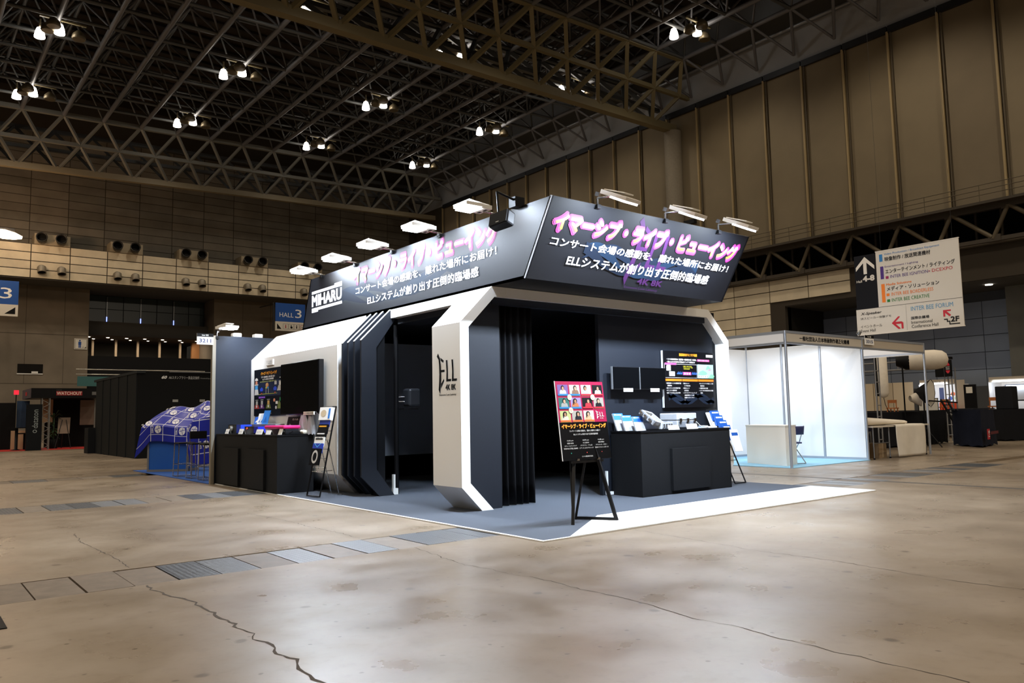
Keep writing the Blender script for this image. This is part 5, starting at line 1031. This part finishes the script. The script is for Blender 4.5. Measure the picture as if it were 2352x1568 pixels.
# ------------------------------------------------------------------ left background
lv = thing('louvered_wall', 'black wall of tall angled fins on the black stand', 'partition', (6, 29.5, 0)); lvm = M('131618', .6, noise=.06, nscale=6)
for i in range(5):
    y1 = 32.7 - 1.25 * i; b = MB(lvm); b.prism([(5.98, y1, 0), (6.12, y1 - .02, 0), (6.08, y1 - 1.25, 0), (5.96, y1 - 1.22, 0)], (0, 0, 2.70)); b.build('fin', lv)
b = MB(M('24282b', .5)); b.box((5.95, 26.35, 2.66), (6.2, 33, 2.74)); b.build('top_rail', lv)
b = MB(M('131417', .6)); b.box((5.75, 32.7, 0), (6.6, 33.4, .95)); tag(b.build('black_counter'), 'low black counter at the far end of the finned wall', 'counter')
aw = thing('black_stand_wall', 'tall black stand wall with white lettering behind the blue cover', 'partition', (7.5, 26.4, 0)); b = MB(M('060708', .6)); b.box((6.0, 26.40, 0), (10.2, 26.5, 2.72)); b.build('panel', aw)
AP = PL((6.0, 26.39, 0), (1, 0, 0), (0, 0, 1)); text('ARスタンプラリー景品交換所', AP, .90, 2.485, 1.85, 2.585, M('b9bcbf', .5), aw); text('Powered by palan', AP, 1.89, 2.49, 2.29, 2.54, M('8e9194', .5), aw); text('60', AP, .68, 2.49, .85, 2.59, M('d5d7d9', .5), aw, bold=.05, shear=.3)
b = MB(M('8c8f92', .3, .6)); b.box((6.9, 26.30, 2.70), (10.2, 26.36, 2.725)); b.build('light_bar', aw)
for x in (1.03, 1.87):
    b = MB(M('8f918e', .5)); b.rect(AP, x, 1.75, x + .17, 1.83); b.rect(AP, x, 1.58, x + .17, 1.61); b.build('white_label', aw)
bal = thing('balcony_rail', 'metal balcony rail with teal glass on the concrete wall', 'railing', (12, 62, 3.6)); b = MB(M('c9c7bd', .3, .7)); [b.tube((10.1, 62.5, z), (19, 62.5, z), .035) for z in (4.95, 4.6)]; b.build('handrail', bal); b = MB(M('3d6a6c', .2)); b.box((10.2, 62.5, 3.75), (19, 62.54, 4.45)); b.build('glass', bal); b = MB(M('b39a72', .6)); b.box((10.0, 62.3, 3.1), (19, 62.9, 3.55)); b.build('ledge', bal)
wo = thing('stand_with_totem', 'black stand with red lit lettering on its header and red carpet', 'booth', (6, 40, 0)); hb = M('0c0c0e', .5)
b = MB(hb); b.box((4.70, 39.5, 2.26), (7.65, 42.3, 2.69)); b.build('header', wo); b = MB(M('4a4046', .6)); b.box((4.68, 39.55, 2.27), (4.70, 42.3, 2.68)); b.build('side_board', wo)
WP = PL((4.70, 39.49, 0), (1, 0, 0), (0, 0, 1)); b = MB(M('8f1a22', .5)); b.rect(WP, .94, 2.37, 1.96, 2.56); b.build('red_plate', wo); text('WATCHOUT', WP, .96, 2.39, 1.94, 2.54, M('e6d3c8', .5), wo, bold=.02, c=.008); text('by dataton', WP, .95, 2.59, 1.15, 2.62, M('8a8a8a', .5), wo)
b = MB(M('9a9a9a', .5)); [b.rect(WP, 2.35, 2.40 + .03 * k, 2.65, 2.412 + .03 * k) for k in range(5)]; b.build('small_print', wo)
b = MB(M('b3232b', .5)); b.rect(PL((4.675, 41.2, 0), (0, -1, 0), (0, 0, 1)), 0, 2.40, .5, 2.56); b.build('red_logo', wo)
def truss_leg(x0, x1, y, z1):
    b = MB(M('8a8a88', .4, .4)); [b.tube((x, y + d, .02), (x, y + d, z1), .025, 6) for x in (x0, x1) for d in (0, .3)]
    n = int(z1 / .36); [b.tube((x0, y, .02 + .36 * k), (x1, y, .02 + .36 * (k + .5)), .012, 5) for k in range(n)]; [b.tube((x1, y, .02 + .36 * (k + .5)), (x0, y, .02 + .36 * (k + 1)), .012, 5) for k in range(n)]
    b.box((x0 - .04, y - .04, 0), (x1 + .04, y + .34, .03)); b.build('truss_leg', wo)
truss_leg(5.12, 5.42, 39.55, 2.26); truss_leg(7.25, 7.55, 39.55, 2.26)
for mm, lo, hi in ((M('0d0e10', .7), (5.6, 42.2, 0), (7.6, 42.3, 2.3)), (M('7b6a5e', .6), (6.85, 41.0, 1.05), (7.7, 41.05, 2.2)), (M('c0ab88', .6), (5.5, 42.1, 1.2), (5.9, 42.15, 2.3)), (M('27405f', .6), (4.45, 42.0, .95), (4.95, 42.05, 2.2))):
    b = MB(mm); b.box(lo, hi); b.build('inner_panel', wo)
b = MB(M('b51f14', .9)); b.box((3.6, 39.3, 0), (7.7, 42.4, .02)); tag(b.build('red_carpet'), 'red carpet of the stand with the lit header', 'carpet')
tm_ = thing('totem', 'black totem pillar with pale upright lettering', 'sign', (4.83, 39.3, 0)); b = MB(M('0f1215', .45)); b.box((4.53, 39.2, 0.0), (5.10, 39.5, 1.98)); b.build('body', tm_); TP = PL((4.53, 39.195, 0), (1, 0, 0), (0, 0, 1)); text('dataton', TP, .20, .95, .42, 1.75, M('8f9a9e', .5), tm_, turn=1); b = MB(M('8f9a9e', .5)); b.disc(TP, .31, .82, .08, .07, .004, 14).use(M('0f1215', .45)).disc(TP, .31, .82, .05, .045, .006, 14); b.build('round_logo', tm_)
tb = thing('round_bar_table', 'round black bar table on the red carpet', 'table', (4.25, 39.9, .02)); b = MB(black); b.lathe([(.36, .94), (.36, .97)], (4.25, 39.9, .02), n=20); b.build('top', tb); b = MB(black); b.lathe([(.25, 0), (.06, .05), (.06, .94)], (4.25, 39.9, .02), n=14); b.build('stem', tb)
t = thing('bar_stool', 'dark bar stool behind the totem', 'stool', (4.45, 40.6, .02)); b = MB(black); b.box((4.32, 40.4, .70), (4.64, 40.75, .75)); b.build('seat', t); [rod('leg', black, (x, y, .02), (x, y, .7), .02, t) for x in (4.34, 4.62) for y in (40.42, 40.73)]
t = thing('pale_cabinet', 'pale beige low cabinet behind the bar table', 'cabinet', (4.4, 41.5, .02)); b = MB(M('b79a7a', .6)); b.box((4.2, 41.4, .02), (4.75, 41.8, .85)); b.build('body', t)
t = thing('potted_plant', 'tall potted palm behind the truss leg on the red carpet', 'plant', (5.75, 40.6, .02)); b = MB(black); b.lathe([(.16, 0), (.22, .4), (.2, .42)], (5.75, 40.6, .02), n=14); b.build('pot', t)
b = MB(M('2f4a2c', .6)); rr = random.Random(3)
for k in range(46):
    a = rr.uniform(0, 6.28); z = rr.uniform(.45, 1.45); L_ = rr.uniform(.3, .5); dz = rr.uniform(-.15, .25); p = V((5.75, 40.6, z)); d = V((math.cos(a), math.sin(a), 0)); s_ = V((-d.y, d.x, 0)) * .04
    b.add([p, p + d * L_ * .5 + s_ + V((0, 0, dz + .06)), p + d * L_ + V((0, 0, dz - .05)), p + d * L_ * .5 - s_ + V((0, 0, dz + .06))], [(0, 1, 2, 3)])
b.tube((5.75, 40.6, .4), (5.76, 40.62, 1.4), .03); b.build('foliage', t)
t = thing('flip_chart', 'brown flip chart board on thin legs inside the red carpet stand', 'easel', (6.1, 40.2, .02)); b = MB(M('8a7868', .6)); b.add([(5.85, 40.3, .68), (6.33, 40.3, .68), (6.38, 40.45, 1.4), (5.9, 40.45, 1.4), (5.85, 40.33, .68), (6.33, 40.33, .68), (6.38, 40.48, 1.4), (5.9, 40.48, 1.4)], [(0, 1, 2, 3), (7, 6, 5, 4), (0, 4, 5, 1), (3, 2, 6, 7)]); b.build('board', t); [rod('leg', dsteel, p0, p1, .015, t) for p0, p1 in (((5.75, 40.2, .02), (6.05, 40.4, 1.3)), ((6.38, 40.2, .02), (6.2, 40.4, 1.3)), ((6.1, 40.8, .02), (6.1, 40.45, 1.3)))]
b = MB(M('e8283c', .4, emit=1.0)); b.box((4.52, 44.0, 2.55), (4.72, 44.06, 2.76)); b.use(black).box((4.60, 44.06, 0), (4.64, 44.1, 2.7)); tag(b.build('exit_lamp'), 'small glowing red sign beside the black stand header', 'sign')
b = MB(M('0e0e10', .7)); b.box((2.4, 41.5, 0), (4.35, 41.7, 2.1)); tag(b.build('dark_partition'), 'black low partition beyond the red carpet', 'partition')

# blue covered counter, stools, blue carpet
b = MB(M('1c4f9e', .9, noise=.08, nscale=80)); b.prism([(4.50, 14.5, 0), (4.46, 19.9, 0), (6.8, 19.9, 0), (6.8, 14.5, 0)], (0, 0, .012)); tag(b.build('blue_carpet'), 'strong blue carpet beyond the navy partition', 'carpet')
bc = thing('blue_counter', 'bright blue counter with grey edging under the printed cover', 'counter', (4.9, 18.7, .012))
cu_ = V((.80, -.60, 0)); cn = V((.60, .80, 0)); q = V((4.54, 18.97, .012)); BP = PL(q, cu_, (0, 0, 1))
b = MB(M('1c5cb4', .5)); b.obox(BP, .03, .05, -.6, .89, .95, 0); b.build('body', bc); b = MB(grey); b.obox(BP, 0, 0, -.6, .92, .05, .01); b.obox(BP, 0, 0, -.02, .04, .98, .012); b.obox(BP, .88, 0, -.02, .92, .98, .012); b.build('edging', bc)
def cover_material():
    m = bpy.data.materials.new('cover_print'); m.use_nodes = True; nt = m.node_tree; bs = nt.nodes['Principled BSDF']; bs.inputs['Roughness'].default_value = .35; N = nt.nodes.new; Lk = nt.links.new
    at = N('ShaderNodeUVMap'); at.uv_map = 'UVMap'; sc = N('ShaderNodeVectorMath'); sc.operation = 'SCALE'; sc.inputs['Scale'].default_value = 3.6; Lk(at.outputs[0], sc.inputs[0])
    fr = N('ShaderNodeVectorMath'); fr.operation = 'FRACTION'; Lk(sc.outputs[0], fr.inputs[0]); sb = N('ShaderNodeVectorMath'); sb.operation = 'SUBTRACT'; sb.inputs[1].default_value = (.5, .5, 0); Lk(fr.outputs[0], sb.inputs[0])
    ab_ = N('ShaderNodeVectorMath'); ab_.operation = 'ABSOLUTE'; Lk(sb.outputs[0], ab_.inputs[0]); sx = N('ShaderNodeSeparateXYZ'); Lk(ab_.outputs[0], sx.inputs[0])
    mx = N('ShaderNodeMath'); mx.operation = 'MAXIMUM'; Lk(sx.outputs[0], mx.inputs[0]); Lk(sx.outputs[1], mx.inputs[1]); g = N('ShaderNodeMath'); g.operation = 'GREATER_THAN'; g.inputs[1].default_value = .475; Lk(mx.outputs[0], g.inputs[0])
    mi = N('ShaderNodeMix'); mi.data_type = 'RGBA'; Lk(g.outputs[0], mi.inputs[0]); mi.inputs[6].default_value = (*lin('1e2a9c'), 1); mi.inputs[7].default_value = (*lin('d5d7e4'), 1); Lk(mi.outputs[2], bs.inputs['Base Color']); return m
CM = cover_material()
def cover(name, label, fn, fuv, nu, nv, patches):
    b = MB(CM); b.grid(fn, nu, nv); o = b.build(name, None, solid=.004); uvl = o.data.uv_layers.new(name='UVMap')
    for p_ in o.data.polygons:
        for li in p_.loop_indices:
            vi = o.data.loops[li].vertex_index; uvl.data[li].uv = fuv((vi % (nu + 1)) / nu, (vi // (nu + 1)) / nv)
    tag(o, label, 'cover')
    pm = M('e4e4ea', .5)
    for (s, t) in patches:
        P = V(fn(s, t)); du_ = (V(fn(min(s + .02, 1), t)) - V(fn(max(s - .02, 0), t))).normalized(); dv__ = (V(fn(s, max(t - .02, 0))) - V(fn(s, min(t + .02, 1)))); dv__ = (dv__ - du_ * dv__.dot(du_)).normalized()
        pl = PL(P, du_, dv__); cc_ = .012
        mb = MB(pm); mb.disc(pl, .03, 0, .072, .09, cc_, 18); mb.use(CM); mb.build('emblem', o)
        mb = MB(M('1e2a9c', .4)); mb.shape(pl, [(-.02, -.012), (.035, .012), (.10, .03), (.10, .04), (.03, .022), (-.03, 0)], cc_ + .002); mb.shape(pl, [(.03, .015), (.045, .09), (.052, .09), (.038, .012)], cc_ + .002); mb.shape(pl, [(.02, .0), (.05, -.085), (.057, -.08), (.03, .0)], cc_ + .002); mb.build('emblem_line', o)
        text('SIRUI', pl, -.112, -.085, -.068, .085, pm, o, c=cc_, turn=1, bold=.015)
    return o
def fnA(s, t):
    top = .72; edge = max(0, (.11 - s) / .11); right = min(1, max(0, (s - .60) / .08))
    L_ = top + .36 + .34 * edge + .68 * right; d = t * L_; k = min(1, d / top)
    a = (-.12 - .12 * edge * max(0, (d - top) / .6)) * (1 - s) + .45 * (1 - k) * (1 - s) + 1.55 * s
    ridge = 1.45 + .13 * math.exp(-((s - .66) / .16) ** 2) + .02 * math.sin(14 * s); front = 1.01 + .03 * math.sin(8 * s) + .16 * right
    base = q + cu_ * a
    if d < top: p = base + cn * (.62 - k * .66) + V((0, 0, ridge + (front - ridge) * k + .07 * math.sin(math.pi * k) * math.sin(5 * s + 1)))
    else: p = base - cn * (.04 + .02 * math.sin(9 * s + 2 * t) + .05 * math.sin(5 * s) + .06 * right * (d - top)) + V((0, 0, front - (d - top)))
    p.z = max(p.z, .04)
    return tuple(p)
cells = [(((i + .5) / 3.6 - .05) / 1.75, ((k + .5) / 3.6) / 1.30) for i in range(7) for k in range(6) if (i + k) % 2 == 0]
cells = [c for c in cells if .04 < c[0] < .96 and c[1] < .93]
cover('printed_cover', 'royal blue cover printed with white lined squares and white emblems over the blue counter', fnA, lambda s, t: (1.75 * s + .05, 1.30 * t), 80, 56, cells)
def bstool(x, y, label):
    t = thing('wire_bar_stool', label, 'stool', (x, y, .012), 'chrome wire bar stools'); z0 = .012
    b = MB(M('1a1a1c', .5)); b.box((x - .17, y - .17, z0 + .66), (x + .17, y + .17, z0 + .69)); b.build('seat', t, bevel=.01)
    for dx in (-.16, .16):
        for dy in (-.16, .16): b = MB(chrome); b.tube((x + dx * 1.1, y + dy * 1.1, z0), (x + dx, y + dy, z0 + .66), .009, 6); b.build('leg', t)
    for h in (.01, .25): MB(chrome).path([(x - .175, y - .175, z0 + h), (x + .175, y - .175, z0 + h), (x + .175, y + .175, z0 + h), (x - .175, y + .175, z0 + h), (x - .175, y - .175, z0 + h)], .007).build('foot_ring', t)
    return t
bstool(4.75, 16.85, 'chrome wire bar stool next to the blue counter'); t = bstool(4.78, 16.05, 'chrome wire bar stool with a black backrest beside the navy partition')
b = MB(M('1a1a1c', .5)); b.box((4.66, 16.18, .78), (4.98, 16.24, .93)); b.build('backrest', t); b = MB(chrome); b.tube((4.66, 16.2, .69), (4.66, 16.2, .80), .008); b.tube((4.98, 16.2, .69), (4.98, 16.2, .80), .008); b.build('back_tube', t)
bstool(4.80, 15.35, 'chrome wire bar stool half hidden behind the partition post')

# hall signs on the concrete wall
def hall_sign(x0, x1, z0, z1, y, label, word):
    t = thing('hall_sign', label, 'sign', ((x0 + x1) / 2, y, z0)); pl = PL((x0, y, z0), (1, 0, 0), (0, 0, 1)); w_, h_ = x1 - x0, z1 - z0
    b = MB(M('1a50a0', .45)); b.obox(pl, 0, h_ * .33, -.12, w_, h_, 0); b.build('blue_board', t); b = MB(M('d8d3c8', .5)); b.obox(pl, 0, 0, -.12, w_, h_ * .33, 0); b.build('white_board', t)
    b = MB(dsteel); [b.tube((x, y + .1, z1), (x, y + 4.0, z1 + .1), .04, 6) for x in (x0 + .2, x1 - .2)]; b.tube((x0 - .15, y + .1, z0 - .05), (x0 - .15, y + .1, z1), .05, 6); b.build('bracket', t)
    if word: text('HALL', pl, w_ * .13, h_ * .50, w_ * .60, h_ * .66, paper, t, bold=.01)
    text('3', pl, w_ * .66, h_ * .49, w_ * .88, h_ * .80, paper, t, bold=.01)
    b = MB(ink); b.shape(pl, [(w_ * .05, h_ * .06), (w_ * .2, h_ * .06), (w_ * .05, h_ * .26)] if word else [(w_ * .75, h_ * .06), (w_ * .95, h_ * .06), (w_ * .95, h_ * .26)])
    for k in range(4 if word else 1):
        a = w_ * (.25 + .185 * k) if word else w_ * .45; s_ = h_ * .20
        b.use(M('8c8880', .5)).rect(pl, a, h_ * .06, a + s_, h_ * .06 + s_); b.use(M('d8d3c8', .5)).rect(pl, a + .03, h_ * .06 + .03, a + s_ - .03, h_ * .06 + s_ - .03, .006)
        b.use(M('a5333a', .5) if k in (0, 3) and word else ink).disc(pl, a + s_ * .5, h_ * .06 + s_ * .72, s_ * .1, s_ * .1, .01); b.rect(pl, a + s_ * .4, h_ * .06 + s_ * .2, a + s_ * .6, h_ * .06 + s_ * .6, .01)
        if k == 3: b.disc(pl, a + s_ * .5, h_ * .06 + s_ * .5, s_ * .4, s_ * .4, .009); b.use(M('d8d3c8', .5)).disc(pl, a + s_ * .5, h_ * .06 + s_ * .5, s_ * .32, s_ * .32, .011); b.use(ink).rect(pl, a + s_ * .3, h_ * .06 + s_ * .46, a + s_ * .7, h_ * .06 + s_ * .54, .012)
        if k == 1 and word: b.use(ink).disc(pl, a + s_ * .55, h_ * .06 + s_ * .35, s_ * .22, s_ * .2, .011)
    b.build('pictogram', t)
hall_sign(23.85, 26.35, 8.25, 10.5, 60.5, 'blue hall sign with white lettering behind the black sign box', True)
hall_sign(3.2, 6.25, 8.25, 10.6, 60.5, 'blue hall sign with a telephone symbol', False)
t = thing('restroom_sign', 'small white toilet sign with a blue man on the concrete wall', 'sign', (10.85, YL - .05, 7)); pl = PL((10.42, YL - .06, 6.62), (1, 0, 0), (0, 0, 1)); b = MB(M('e6e1d6', .5)); b.obox(pl, 0, 0, -.05, .86, .82, 0); b.build('plate', t); b = MB(ink); b.rect(pl, .04, .04, .82, .78, .003); b.use(M('e6e1d6', .5)).rect(pl, .06, .06, .80, .76, .006); b.use(M('1c4f9e', .5)).disc(pl, .36, .66, .06, .06, .01).rect(pl, .26, .34, .46, .58, .01).rect(pl, .28, .12, .35, .36, .012).rect(pl, .37, .12, .44, .36, .012); b.use(ink).shape(pl, [(.66, .1), (.78, .1), (.78, .22)], .01); b.build('pictogram', t); text('1F', pl, .52, .11, .63, .2, ink, t, c=.01)

finish_texts()
